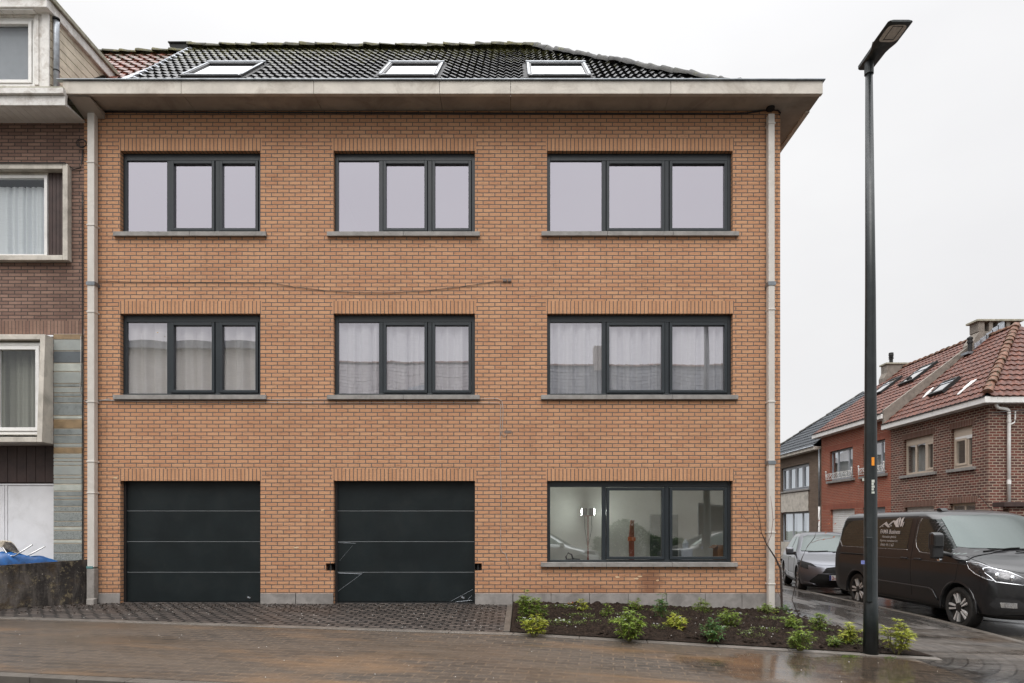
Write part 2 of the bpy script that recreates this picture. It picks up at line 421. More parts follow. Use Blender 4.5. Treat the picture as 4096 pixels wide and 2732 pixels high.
simple('glint_line', (.45,.44,.43), .25, .9)  # pale metal for reflections drawn as lines along the van windows
# plants
def leaf(name, a, b):
    k = N(name); g = k.new('NewGeometry')
    c = k.mix(g.outputs['Random Per Island'], a, b)
    k.set(c, .45)
    tr = k.new('BsdfTranslucent'); k.link(k.mix(1.0, c, (1.0, 1.0, .5), 'MULTIPLY'), tr.inputs[0])
    m = k.new('MixShader'); m.inputs[0].default_value = .3
    k.link(k.b.outputs[0], m.inputs[1]); k.link(tr.outputs[0], m.inputs[2]); k.link(m.outputs[0], k.out.inputs[0])
leaf('leaf_mid', (.09,.15,.03), (.27,.36,.06)); leaf('leaf_lime', (.22,.27,.035), (.48,.49,.07)); leaf('leaf_dark', (.035,.10,.035), (.12,.24,.06))
leaf('leaf_ground', (.06,.11,.03), (.24,.32,.07)); leaf('leaf_red', (.30,.06,.03), (.42,.14,.06)); leaf('leaf_orange', (.5,.22,.03), (.6,.3,.05))
leaf('hedge_leaf', (.03,.06,.02), (.07,.11,.03))
simple('petal', (.80,.80,.80), .6); simple('stem_green', (.16,.15,.06), .7); simple('bark_dark', (.035,.022,.018), .7, var=.3); simple('twig_red', (.16,.05,.04), .6)
simple('grit_white', (.6,.58,.55), .8); simple('cardboard', (.33,.17,.075), .8, var=.1); simple('tool_red', (.27,.055,.03), .5); simple('tool_orange', (.55,.12,.03), .5)
simple('green_panel', (.06,.085,.075), .6); simple('plastic_clear', (.5,.55,.6), .2); k = N('lamp_lit'); k.set((.8,.8,.8), .3, Emission_Strength=170.0); k.b.inputs['Emission Color'].default_value = (.95,1.0,.94,1)
# ================================================================ generic wall / window makers
T_FRONT = lambda u, d, z: (u, -d, z)                 # wall plane y=0 looking to -y ; d = outwards
def T_SIDE(x0): return lambda u, d, z: (x0 - d, u, z)  # wall plane x=x0 looking to -x ; u = world y
def T_BACK(y0): return lambda u, d, z: (u, y0 + d, z)  # wall plane y=y0 looking to +y

def wall(mb, u0, u1, z0, z1, holes, reveal=.12, m=0):
    """front skin with holes; holes = (u0,u1,z0,z1,reveal?)"""
    us = sorted({u0, u1, *[h[0] for h in holes], *[h[1] for h in holes]})
    zs = sorted({z0, z1, *[h[2] for h in holes], *[h[3] for h in holes]})
    us = [u for u in us if u0 <= u <= u1]; zs = [z for z in zs if z0 <= z <= z1]
    for a, b in zip(us, us[1:]):
        for c, d in zip(zs, zs[1:]):
            cu, cz = (a+b)/2, (c+d)/2
            if any(h[0] < cu < h[1] and h[2] < cz < h[3] for h in holes): continue
            mb.poly([(a, 0, c), (b, 0, c), (b, 0, d), (a, 0, d)], m)
    for h in holes:
        if h[4]:
            a, b, c, d = h[:4]; r = -reveal
            mb.poly([(a, 0, c), (a, 0, d), (a, r, d), (a, r, c)], m)
            mb.poly([(b, 0, c), (b, r, c), (b, r, d), (b, 0, d)], m)
            mb.poly([(a, r, c), (b, r, c), (b, 0, c), (a, 0, c)], m)
            if h[4] == 2: mb.poly([(a, r, d), (a, 0, d), (b, 0, d), (b, r, d)], m)
def lintel(T, u0, u1, z0, z1, reveal, mat, parent, name='lintel'):
    """soldier course: front and underside, filling its own hole of the wall"""
    mb = MB(); mb.T = T
    mb.poly([(u0, 0, z0), (u1, 0, z0), (u1, 0, z1), (u0, 0, z1)], 0, [(u0, 0.02), (u1, 0.02), (u1, .02+z1-z0), (u0, .02+z1-z0)])
    mb.poly([(u0, -reveal, z0), (u1, -reveal, z0), (u1, 0, z0), (u0, 0, z0)], 0, [(u0, 0), (u1, 0), (u1, reveal), (u0, reveal)])
    return mb.build(name, mat, parent)
def frame_ring(mb, a, b, c, d, w, d0, d1, wt=None, wb=None):
    wt = wt or w; wb = wb or w
    mb.box(a, a+w, d0, d1, c, d); mb.box(b-w, b, d0, d1, c, d)
    mb.box(a+w, b-w, d0, d1, d-wt, d); mb.box(a+w, b-w, d0, d1, c, c+wb)
def pane_mesh(T, a, b, c, d, dep, mat, parent, bulge=0.0, name='pane'):
    mb = MB(); mb.T = T; n = 8
    def h(i, j):
        x, y = 2*i/n-1, 2*j/n-1
        return dep - bulge*(1-x*x)*(1-y*y)
    idx = [[mb.pt((a+(b-a)*i/n, h(i, j), c+(d-c)*j/n)) for j in range(n+1)] for i in range(n+1)]
    for i in range(n):
        for j in range(n): mb.face((idx[i][j], idx[i+1][j], idx[i+1][j+1], idx[i][j+1]))
    return mb.build(name, mat, parent, smooth=True)
def window(T, a, b, c, d, parent, recess=.09, splits=((0, .328, 0), (.328, .676, 1), (.676, 1, 1)), fw=.055, top=.085, bot=.07,
           mull=.07, sash=.048, mat='anthracite', gl='glass_main', bulge=.0012, sill=None, label=None):
    """window part: frame mesh, with sashes, panes and sill as sub-parts"""
    mb = MB(); mb.T = T
    f0, f1 = -recess-.07, -recess
    frame_ring(mb, a, b, c, d, fw, f0, f1, top, bot)
    W = b - a
    for s0, s1, _ in splits[:-1]:
        mb.box(a+W*s1-mull/2, a+W*s1+mull/2, f0, f1-.004, c+bot, d-top)
    fr = mb.build('window', M[mat], parent, bevel=.004, fixn=True)
    if label: fr['label'] = label
    for k, (s0, s1, sh) in enumerate(splits):
        x0 = a+fw if k == 0 else a+W*s0+mull/2
        x1 = b-fw if k == len(splits)-1 else a+W*s1-mull/2
        z0, z1 = c+bot, d-top
        if sh:
            sm = MB(); sm.T = T
            frame_ring(sm, x0+.008, x1-.008, z0+.008, z1-.010, sash, f0+.01, f1+.018)
            sm.build('sash', M[mat], fr, bevel=.004, fixn=True)
            x0 += sash+.008; x1 -= sash+.008; z0 += sash+.008; z1 -= sash+.01
        pane_mesh(T, x0, x1, z0, z1, f1-.03, M[gl], fr, bulge*random.uniform(.6, 1.5))
    if sill:
        s0, s1, zt, th, out, nseg = sill
        sl = MB(); sl.T = T
        for q in range(nseg):
            u0 = s0+(s1-s0)*q/nseg; u1 = s0+(s1-s0)*(q+1)/nseg-.004
            sl.box(u0, u1, -recess+.004, out, zt-th, zt)
        sl.build('sill', M['bluestone_sill'], fr, bevel=.004, fixn=True)
    return fr
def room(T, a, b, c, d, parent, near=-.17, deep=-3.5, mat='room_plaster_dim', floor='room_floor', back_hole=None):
    mb = MB(); mb.T = T
    mb.poly([(a, near, c), (b, near, c), (b, deep, c), (a, deep, c)], 1)
    mb.poly([(a, near, d), (b, near, d), (b, deep, d), (a, deep, d)], 0)
    mb.poly([(a, near, c), (a, near, d), (a, deep, d), (a, deep, c)], 0)
    mb.poly([(b, near, c), (b, near, d), (b, deep, d), (b, deep, c)], 0)
    if back_hole:
        x0, x1, z0, z1 = back_hole
        for q in ((a, x0, c, d), (x1, b, c, d), (x0, x1, c, z0), (x0, x1, z1, d)):
            if q[1] > q[0]+1e-4 and q[3] > q[2]+1e-4:
                mb.poly([(q[0], deep, q[2]), (q[1], deep, q[2]), (q[1], deep, q[3]), (q[0], deep, q[3])], 0)
    else: mb.poly([(a, deep, c), (b, deep, c), (b, deep, d), (a, deep, d)], 0)
    return mb.build('room', [M[mat], M[floor]], parent)
def curtain(T, a, b, z0, z1, dep, mat, label, period=.16, amp=.035, parts=1, gap=0.0, group=None, seed=1, flare=0.0):
    rnd = random.Random(seed)
    mb = MB(); mb.T = T
    for p in range(parts):
        ua = a+(b-a)*p/parts + (gap/2 if p else 0); ub = a+(b-a)*(p+1)/parts - (gap/2 if p < parts-1 else 0)
        n = max(12, int((ub-ua)/.012)); nz = 7
        ph = [rnd.uniform(-1, 1) for _ in range(40)]
        idx = []
        for i in range(n+1):
            t = i/n; u = ua+(ub-ua)*t; col = []
            w = (u-ua)/period*2*PI
            for j in range(nz+1):
                s = j/nz
                k = int((u-ua)/period) % 40
                am = amp*(1+.45*ph[k])*(.55+.45*(1-s)) 
                sh = abs(math.sin(w*.5 + .35*math.sin(w*.21+seed)))**.55; dd = dep + am*.35*math.sin(w*1.7+seed) - am*3.2*(1-sh)*(1+.4*math.sin(w*.37+seed))
                uu = u + (1-s)*flare*math.sin(w*.5+p*2) * .02
                col.append(mb.pt((uu, dd, z0+(z1-z0)*s)))
            idx.append(col)
        for i in range(n):
            for j in range(nz): mb.face((idx[i][j], idx[i+1][j], idx[i+1][j+1], idx[i][j+1]))
    o = mb.build('curtain', M[mat], None, smooth=True)
    return tag(o, label, 'curtain', group)

def tiled_roof(name, parent, O, U, V, rows, lo, hi, mat, period=.15, amp=.032, step=.028, rowlen=.33, du=.019, vmax=None, holes=(), r0=0):
    """real pantiles: O origin, U along the eave, V up the slope; lo(v), hi(v) give the u-range at v"""
    O, U, V = Vector(O), Vector(U).normalized(), Vector(V).normalized()
    Nn = U.cross(V).normalized()
    if Nn.z < 0: Nn = -Nn
    def wv(u):
        t = (u/period) % 1
        return amp*(.5+.5*math.sin(2*PI*t + .55*math.sin(2*PI*t)))
    mb = MB()
    rnd = random.Random(3)
    rnd_ = 0
    umin = min(lo(0), lo(rows*rowlen)); umax = max(hi(0), hi(rows*rowlen))
    nc = int((umax-umin)/du)+1
    for r in range(r0, rows):
        v0, v1 = r*rowlen, (r+1)*rowlen
        if vmax: v1 = min(v1, vmax)
        vm = (v0+v1)/2
        jit = {}
        cols = []
        for i in range(nc+1):
            u = umin+i*du
            if u < lo(vm)-du*.5 or u > hi(vm)+du*.5 or any(h[0] < u < h[1] and h[2] < vm < h[3] for h in holes):
                cols.append(None); continue
            tl = int(u/(2*period))
            if tl not in jit: jit[tl] = (rnd.uniform(-.012, .012), rnd.uniform(-.004, .004))
            jv, jh = jit[tl]
            hgt = wv(u)
            a = mb.pt(O+U*u+V*(v0+jv)+Nn*(hgt+jh-.022)); b = mb.pt(O+U*u+V*(v0+jv-.004)+Nn*(hgt+step+jh))
            c = mb.pt(O+U*u+V*(v1+.03)+Nn*(hgt+jh))
            cols.append((a, b, c, u))
        for A, B in zip(cols, cols[1:]):
            if A and B:
                ua, ub = A[3], B[3]
                mb.face((A[0], B[0], B[1], A[1]), 0, [(ua, v0), (ub, v0), (ub, v0), (ua, v0)])
                mb.face((A[1], B[1], B[2], A[2]), 0, [(ua, v0), (ub, v0), (ub, v1), (ua, v1)])
    return mb.build(name, M[mat], parent, auto=50)
def ridge(name, parent, p0, p1, mat, r=.11, seg=.33, taper=.02, lift=0, seed=2, rough=.012):
    p0, p1 = Vector(p0), Vector(p1)
    L = (p1-p0).length; d = (p1-p0)/L; n = max(1, int(L/seg))
    side = d.cross(Vector((0, 0, 1))).normalized(); up = side.cross(d).normalized()
    mb = MB(); rnd = random.Random(seed)
    for i in range(n):
        a, b = i*L/n, (i+1)*L/n+.045
        ja, jb = rnd.uniform(-.015, .015), rnd.uniform(-.008, .012)
        rings = []
        for q, rad in ((a, r+taper), (a+(b-a)*.12, r+taper*.9), ((a+b)/2, r+taper*.3), (b, r-.004)):
            ring = []
            for k in range(11):
                t = PI*k/10
                P = p0+d*q+side*(math.cos(t)*rad*1.15+ja)+up*(math.sin(t)*rad*.95+lift+jb-.02)
                P += Vector((0, 0, noise.noise(P*9)*rough*2)); ring.append(mb.pt(P))
            rings.append(ring)
        for A, B in zip(rings, rings[1:]):
            for k in range(10): mb.face((A[k], A[k+1], B[k+1], B[k]))
        mb.face(rings[0]); mb.face(rings[-1][::-1])
    return mb.build(name, M[mat], parent, auto=40)

# ================================================================ the apartment building
XL, XR = -7.29, 4.556
B = empty('apartment_building', (0, 0, 0), 'three storey orange brick apartment block with anthracite windows and two garage doors', 'building')
op = {}
cols3 = {'left': (481, 1042), 'middle': (1334, 1900), 'right': (2188, 2931)}
rows3 = {'second': (603, 934, 554, 925), 'first': (1254, 1586, 1204, 1578), 'ground': (1923, 2257, 1875, 2249)}
for cn, (pa, pb) in cols3.items():
    for rn, (pt_, pb_, pl, ps) in rows3.items():
        op[cn, rn] = (fx(pa), fx(pb), fz(pb_), fz(pt_), fz(pl))
for cn in ('left', 'middle'):
    a, b, c, d, l = op[cn, 'ground']; op[cn, 'ground'] = (a, b, -.02, d, l)
holes = []
for (cn, rn), (a, b, c, d, l) in op.items():
    holes.append((a, b, c, d, 1)); holes.append((a-.02, b+.02, d, l, 0))
PL = .19
mb = MB(); mb.T = T_FRONT
# openings for the damaged bricks beside the second garage door
ga, gb = op['middle', 'ground'][:2]
holes += [(ga-.13, ga, .575, .70, 1), (gb, gb+.115, .575, .70, 1)]
wall(mb, XL, XR, PL, 8.41, holes, .10)
mb.T = None
T_RIGHT = lambda u, d, z: (XR+d, u, z)
mb.T = T_RIGHT; FILL_WIN = (.30, 1.22, .35, 2.35); wall(mb, 0, 9, PL, 8.41, [(*FILL_WIN, 2)], .10); mb.T = None  # unseen side opening added to let light into the room
mb.poly([(XL, 0, PL), (XL, 9, PL), (XL, 9, 8.41), (XL, 0, 8.41)])
mb.poly([(XL, 9, -.4), (XR, 9, -.4), (XR, 9, 8.41), (XL, 9, 8.41)])
mb.build('wall', M['brick_main'], B)
for (cn, rn), (a, b, c, d, l) in op.items():
    lintel(T_FRONT, a-.02, b+.02, d, l, .10, M['brick_main_soldier'], B)
# plinth slabs
xs_pl = [XL, fx(465), None, fx(1042), fx(1185), fx(1334)-.01, None, fx(1900)+.01, fx(2052), fx(2205), fx(2359), fx(2513), fx(2667), fx(2821), fx(2968), XR+.012]
seq = [(XL, fx(481)+.002), (fx(1042)+.002, fx(1183)), (fx(1185), fx(1334)), (fx(1900)+.002, fx(2051))]
e = [2053, 2205, 2359, 2513, 2667, 2821, 2968]
seq += [(fx(p), fx(q)-.004) for p, q in zip(e, e[1:])] + [(fx(2968), XR+.014)]
for a, b in seq:
    mb = MB(); mb.box(a, b-.003, -.014, .25, -.45, PL); mb.build('plinth_slab', M['bluestone_plinth'], B, bevel=.004, fixn=True)
mb = MB(); mb.box(XR-.2, XR+.014, .252, 9, -.45, PL); mb.build('plinth_slab', M['bluestone_plinth'], B, bevel=.004, fixn=True)
# eave: fascia, soffit, gutter lip (joints left open between the cast lengths)
ZS = 8.39; EO = .47; XE = 5.06
jx = [-7.33, -5.40, -3.24, -1.19, -.03, 2.58, XE]
mb = MB(); sf = MB(); lip = MB()
for a, b in zip(jx, jx[1:]):
    mb.prism([(-EO, ZS-.012), (-EO+.075, ZS-.012), (-EO+.075, ZS+.10), (-.02, ZS+.10), (-.02, 8.52), (-EO, 8.585)], 'x', a+.003, b-.003)
    sf.box(a+.003, b-.003, -EO+.078, -.002, ZS+.012, ZS+.05)
mb.prism([(XE, ZS-.012), (XE, 8.585), (XR+.02, 8.52), (XR+.02, ZS+.1), (XE-.075, ZS+.1), (XE-.075, ZS-.012)], 'y', .001, 9.4)
sf.box(XR+.002, XE-.078, -.001, 9.3, ZS+.012, ZS+.05)
mb.build('fascia', M['concrete_eave'], B, bevel=.006, fixn=True)
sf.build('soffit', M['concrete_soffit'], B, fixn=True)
lip.box(-7.42, XE+.03, -EO-.03, -EO+.05, 8.588, 8.612)
lip.box(XE-.05, XE+.03, -EO+.052, 9.4, 8.588, 8.612)
lip.build('gutter_lip', M['zinc'], B, bevel=.008, fixn=True)
# roof
RS = .925; ZR0 = 8.22; RY, RZ = 4.03, 8.22+.925*4.5
sl = math.hypot(1, RS)
n_rows = int(4.5*sl/.33)+1
Vd = Vector((0, 1, RS))
skl = [(-6.2, -5.07), (-2.5, -1.42), (.30, 1.46)]
def bl(v): return -6.85 - .62*min(1, v/(4.5*sl))
tiled_roof('roof', B, (0, -EO, ZR0), (1, 0, 0), Vd, n_rows, bl, lambda v: XE-v/sl, 'tile_black', vmax=4.5*sl, r0=1, amp=.033, step=.038,
           holes=[(a-.02, b+.02, 1.54*sl, 2.78*sl) for a, b in skl])
tiled_roof('roof', B, (XE, -EO, ZR0), (0, 1, 0), (-1, 0, RS), n_rows, lambda v: v/sl, lambda v: 9.0-v/sl, 'tile_black', vmax=4.5*sl, du=.05, period=.2, r0=1)
mb = MB()
mb.poly([(-7.4, RY, RZ), (XE-4.5, RY, RZ), (XE, 8.6, ZR0), (-7.4, 8.6, ZR0)])
mb.build('rear_roof', M['tile_black'], B)
ridge('ridge_tiles', B, (-7.5, RY, RZ+.06), (XE-4.5+.05, RY, RZ+.06), 'ridge_moss', r=.10, seg=.36, rough=.02)
ridge('hip_tiles', B, (XE-4.5, RY, RZ+.05), (XE-.4, -EO+.4, ZR0+.36+.05), 'ridge_grey', r=.10, seg=.36, rough=.02)
# metal verge where the black tiles meet the neighbour's red ones
mb = MB()
vf0 = (bl(.3), -EO+.3/sl, ZR0+RS*.3/sl); vf1 = (bl(4.4*sl), -EO+4.4, ZR0+RS*4.4)
mb.prism([(vf0[1], vf0[2]-.02), (vf1[1], vf1[2]-.02), (vf1[1], vf1[2]+.015), (vf0[1], vf0[2]+.015)], 'x', -7.40, -7.30)
for r in range(1, n_rows):
    v = r*.33+.06; y = -EO+v/sl; z = ZR0+RS*v/sl
    x = bl(v)
    mb.tube([(x-.10, y, z+.05), (x+.02, y+.01, z+.085), (x+.10, y+.02, z+.05)], [.015, .026, .015], 6)
    mb.box(x-.06, x+.0, y, y+.25, z+.02, z+.05)
mb.build('verge_flashing', M['zinc_pale'], B, fixn=True)
# skylights
for k, (a, b) in enumerate(skl):
    y0, y1 = -EO+1.58, -EO+2.72
    def P(x, t, h): # t along slope (plan), h normal
        return (x, y0+t-(h*RS/sl), ZR0+RS*(y0+t+EO)+h/sl)
    T = lambda u, h, t: P(u, t, h)
    L = y1-y0
    mb = MB(); mb.T = T
    for q in ((a, a+.07, 0, L), (b-.07, b, 0, L), (a+.07, b-.07, L-.09, L), (a+.07, b-.07, 0, .07)):
        mb.box(q[0], q[1], -.02, .085, q[2], q[3])
    fr = mb.build('skylight', M['black_plastic'], B, bevel=.006, fixn=True)
    mb = MB(); mb.T = T
    for q in ((a-.012, a+.035, .06, L+.02), (b-.035, b+.012, .06, L+.02), (a+.035, b-.035, L-.05, L+.02), (a+.07, b-.07, .03, .07)):
        mb.box(q[0], q[1], .086, .095, q[2], q[3])
    mb.box(a-.03, b+.03, .07, .105, L-.02, L+.05)
    mb.build('cover', M['zinc'], fr, bevel=.004, fixn=True)
    mb = MB(); mb.T = T
    mb.poly([(a+.06, .06, .06), (b-.06, .06, .06), (b-.06, .06, L-.08), (a+.06, .06, L-.08)])
    mb.build('pane', M['glass_roof'], fr)
    mb = MB(); mb.T = T
    mb.box(a-.09, b+.09, -.01, .045, -.12, -.005); mb.box(a-.10, a-.005, -.01, .05, 0, L+.06); mb.box(b+.005, b+.10, -.01, .05, 0, L+.06)
    mb.build('flashing', M['rubber'], fr, fixn=True)
    mb = MB(); mb.T = T
    mb.box(a+.03, b-.03, -.7, -.35, .05, L-.05); mb.build('reveal_box', M['room_plaster'], fr, fixn=True)
# windows
sill_px = {('left', 'second'): (451, 1064, 925, 943, 2), ('middle', 'second'): (1307, 1920, 925, 943, 2), ('right', 'second'): (2166, 2958, 924, 941, 3),
           ('left', 'first'): (451, 1064, 1579, 1596, 2), ('middle', 'first'): (1307, 1920, 1579, 1596, 2), ('right', 'first'): (2164, 2955, 1579, 1596, 3),
           ('right', 'ground'): (2163, 2953, 2250, 2268, 3)}
for (cn, rn), (sa, sb, st, sbt, ns) in sill_px.items():
    a, b, c, d, l = op[cn, rn]
    sp = ((0, .328, 0), (.328, .676, 1), (.676, 1, 1)) if cn != 'right' else ((0, .31, 0), (.31, .652, 1), (.652, 1, 1))
    out = .055
    s = FPX/(-out-CY)
    sx0, sx1 = (sa-2050)/s, (sb-2050)/s
    zt = CZ+(2110-st)/s
    window(T_FRONT, a, b, c, d, B, recess=.085, splits=sp, gl={'ground': 'glass_ground', 'first': 'glass_first', 'second': 'glass_main'}[rn],
           sill=(sx0, sx1, zt, .075, out, ns), top=.12 if rn != 'ground' else .10, fw=.06)
    if rn != 'ground':
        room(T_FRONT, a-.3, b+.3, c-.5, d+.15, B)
# weep caps along the bottom frames
# ground floor room, back wall brought forward so it catches more light
a, b, c, d, l = op['right', 'ground']
window(T_RIGHT, *FILL_WIN, B, recess=.085, splits=((0, .5, 1), (.5, 1, 1)), gl='glass_house')  # unseen side window, added to brighten the room
mb = MB(); x0, x1, z0, z1 = a-.9, XR-.19, PL, d+.25
mb.poly([(x0, .17, z0), (x1, .17, z0), (x1, 1.35, z0), (x0, 1.35, z0)], 1); mb.poly([(x0, .17, z1), (x1, .17, z1), (x1, 1.35, z1), (x0, 1.35, z1)])
mb.poly([(x0, .17, z0), (x0, 1.35, z0), (x0, 1.35, z1), (x0, .17, z1)]); mb.poly([(x0, 1.35, z0), (x1, 1.35, z0), (x1, 1.35, z1), (x0, 1.35, z1)])
mb.T = lambda u, d_, z: (x1+d_, u, z); wall(mb, .17, 1.35, z0, z1, [(*FILL_WIN, 0)], .1); mb.T = None
mb.build('room', [M['room_plaster'], M['room_floor']], B)
# garage doors
for cn in ('left', 'middle'):
    a, b, c, d, l = op[cn, 'ground']
    g = empty('garage_door', (0, 0, 0)); g.parent = B
    zz = [.03, .545, 1.055, 1.565, d+.05]
    zz = [.03] + [fz(p) for p in (2290, 2166, 2042)] + [d+.05]
    for k in range(4):
        mb = MB()
        mb.box(a-.05, b+.05, .13, .18, zz[k]+.003, zz[k+1]-.009)
        mb.build('door_panel', M['garage_door'], g, bevel=.006, fixn=True)
        if k:
            mb = MB(); mb.box(a+.005, b-.004, .126, .15, zz[k]-.0062, zz[k]-.0002); mb.build('panel_seam', M['seam_light'], g, fixn=True)
    mb = MB(); mb.box(a, b, .12, .20, -.02, .028); mb.build('bottom_seal', M['rubber'], g, fixn=True)
    mb = MB()
    mb.box(a+.001, a+.04, .101, .125, 0, d-.001); mb.box(b-.02, b-.001, .101, .125, 0, d-.001); mb.build('door_frame', M['black_plastic'], g, fixn=True)
    mb = MB(); sxx = b-.25 if cn == 'left' else b-.22
    mb.box(sxx-.045, sxx+.045, .124, .13, .085, .125); st_ = mb.build('maker_plate', M['rubber'], g, fixn=True)
    mb = MB()
    for q, (dx, dz, w) in enumerate(((-.02, .012, .012), (-.005, .010, .01), (.0, -.006, .02), (-.018, -.001, .01))):
        mb.box(sxx+dx, sxx+dx+w*1.4, .1215, .1235, .105+dz-.004, .105+dz+.004)
    mb.build('plate_print', M['plastic_clear'], st_, fixn=True)
# peeling protective film on the second door
a, b, c, d, l = op['middle', 'ground']
mb = MB()
for p, q, w in (((fx(1340), fz(2371)), (fx(1449), fz(2291)), .003), ((fx(1350), fz(2245)), (fx(1402), fz(2184)), .002), ((fx(1800), fz(2409)), (fx(1890), fz(2360)), .0025),
                ((fx(1820), fz(2411)), (fx(1885), fz(2404)), .004), ((fx(1345), fz(2171)), (fx(1415), fz(2174)), .003), ((fx(1340), fz(2294)), (fx(1440), fz(2298)), .004), ((fx(1870), fz(2400)), (fx(1885), fz(2385)), .003)):
    mb.tube([(p[0], .126, p[1]), (q[0], .126, q[1])], w*.6, 5)
gd = [o for o in kids(B) if o.name.startswith('garage_door')]
mb.build('peeling_film', M['zinc_pale'], gd[1])
# dark wall behind the garage opening
mb = MB(); mb.T = T_FRONT
for cn in ('left', 'middle'):
    a, b, c, d, l = op[cn, 'ground']; mb.box(a-.2, b+.2, -.30, -.22, -.1, d+.2)
mb.build('garage_lining', M['rubber'], B, fixn=True)
mb = MB()
for x in (ga-.055, gb+.05): mb.box(x-.012, x+.012, .03, .06, .575, .70)
for x0, x1 in ((ga-.13, ga), (gb, gb+.115)): mb.box(x0-.01, x1+.01, .098, .11, .56, .72)
mb.build('bracket_slot', M['chip_dark'], B, fixn=True)
# downpipes
for px0, px1, lft in ((357, 385, 1), (3070, 3095, 0)):
    x0, x1 = fx(px0, -.08), fx(px1, -.08)
    ztop = 8.37
    mb = MB()
    zb = .62 if lft else .02
    if lft: mb.box(x0, x1, -.135, -.03, .64, ztop)
    else:
        mb.prism([(x0, .02-.16), (x1, .02-.16), (x1-.004, ztop-.1), (x0-.004, ztop-.1)], 'y', -.135, -.03)
    dp = mb.build('downpipe', M['downpipe_beige'], B, bevel=.008, fixn=True)
    mb = MB()
    for pz in ((655, 905, 1133, 1251, 1609, 1847, 1972) if lft else (500, 1241, 1609, 2130, 2335)):
        z = fz(pz, -.08); mb.box(x0-.008, x1+.008, -.143, -.001, z-.012, z+.012)
    mb.build('pipe_collar', M['downpipe_beige'], dp, bevel=.004, fixn=True)
    if not lft:
        z = fz(1138, -.08); mb = MB(); mb.box(x0-.012, x1+.012, -.147, -.001, z-.03, z+.03); mb.build('pipe_collar', M['zinc'], dp, fixn=True)
        z = fz(1851, -.08); mb = MB(); mb.box(x0-.012, x1+.012, -.147, -.001, z-.03, z+.03); mb.build('pipe_collar', M['zinc'], dp, fixn=True)
        mb = MB(); mb.tube([(x0+.05, -.08, 8.37), (x0+.05, -.08, 8.41)], .07, 12); mb.build('pipe_head', M['rubber'], dp)
    else:
        z = fz(1138, -.08); mb = MB(); mb.box(x0-.012, x1+.012, -.147, -.001, z-.03, z+.03); mb.build('pipe_collar', M['zinc'], dp, fixn=True)
        mb = MB(); mb.box(x0-.006, x1+.004, -.145, -.02, .09, .618); mb.box(x0+.03, x1+.04, -.21, -.11, -.03, .12)
        mb.build('pipe_foot', M['cement_pipe'], dp, bevel=.012, fixn=True)
        mb = MB(); mb.box(x0-.004, x1-.02, -.148, -.02, .622, .66); mb.build('tape_band', M['teal_tape'], dp, fixn=True)
# cables clipped to the facade
def cable(pts, r, mat, y=-.012, name='cable'):
    mb = MB(); mb.tube([(fx(p, y), y if len(q) < 2 else q[1], fz(q[0], y)) for p, *q in pts], r, 6)
    return mb.build(name, M[mat], B, smooth=True)
cable([(345, 1122), (520, 1128), (800, 1129), (1090, 1130), (1120, 1137), (1180, 1148), (1300, 1162), (1420, 1170), (1550, 1171), (1680, 1165), (1800, 1152), (1900, 1139), (1985, 1124), (2010, 1124)], .0045, 'dark_cable')
cable([(345, 1600), (600, 1608), (900, 1609), (1300, 1612), (1700, 1610), (1995, 1612), (2003, 1620), (2000, 1750), (2001, 1850), (2006, 2000), (2003, 2120), (2001, 2190), (2010, 2210), (2022, 2215), (2030, 2240), (2039, 2277)], .0045, 'grey_cable')
cable([(345, 1598), (450, 1600), (1300, 1597), (1920, 1596), (1990, 1594), (2008, 1605), (2013, 1640), (2010, 1700), (2007, 1735), (2016, 1748), (2027, 1740), (2028, 1733)], .005, 'grey_cable')
cable([(330, 447), (700, 449), (1100, 450), (1700, 452), (2300, 454), (2900, 455), (2990, 452), (3030, 445), (3075, 437), (3110, 440), (3122, 452), (3118, 460)], .012, 'black_cable', y=-.02)
mb = MB()
for p in (2012, 2031): mb.box(fx(p), fx(p)+.06, -.03, 0, fz(1128), fz(1128)+.05)
mb.build('junction_box', M['brass_wall_box'], B, fixn=True)
mb = MB(); mb.box(fx(2018), fx(2046), -.006, 0.001, fz(1733), fz(1722)); mb.build('junction_box', M['brass_wall_box'], B, fixn=True)
# chips and mortar patches
rnd = random.Random(5)
for px, py, w, h in ((462, 1912, 18, 9), (1290, 2040, 14, 10), (2630, 2322, 14, 8), (2470, 2308, 20, 8), (2560, 2306, 22, 7), (2545, 2314, 26, 9), (1185, 2190, 30, 8), (630, 1330, 8, 5)):
    n = 9; pts = []
    for k in range(n):
        t = 2*PI*k/n; rr = rnd.uniform(.6, 1.1)
        pts.append((fx(px)+math.cos(t)*w/470*rr, fz(py)+math.sin(t)*h/470*rr))
    mb = MB(); mb.prism(pts, 'y', -.004, .001)
    mb.build('mortar_patch', M['patch_mortar'], B, fixn=True)

# curtains on the first floor, inside each window (things of their own)
def wcurt(cn, rn, dep, mat, label, **kw):
    a, b, c, d, l = op[cn, rn]
    return curtain(T_FRONT, a-.05, b+.05, c-.1, d+.02, dep+.13, mat, label, **kw)
wcurt('left', 'first', -.32, 'curtain_cream', 'cream pleated curtain behind the leftmost first floor window of the orange building', period=.24, amp=.065, seed=4, group='curtains in the first floor windows')
wcurt('middle', 'first', -.30, 'curtain_white', 'white pleated net curtain behind the middle first floor window of the orange building', period=.21, amp=.06, seed=8, group='curtains in the first floor windows')
wcurt('right', 'first', -.30, 'curtain_white', 'white pleated net curtain behind the wide first floor window near the right downpipe', period=.19, amp=.06, seed=12, group='curtains in the first floor windows')
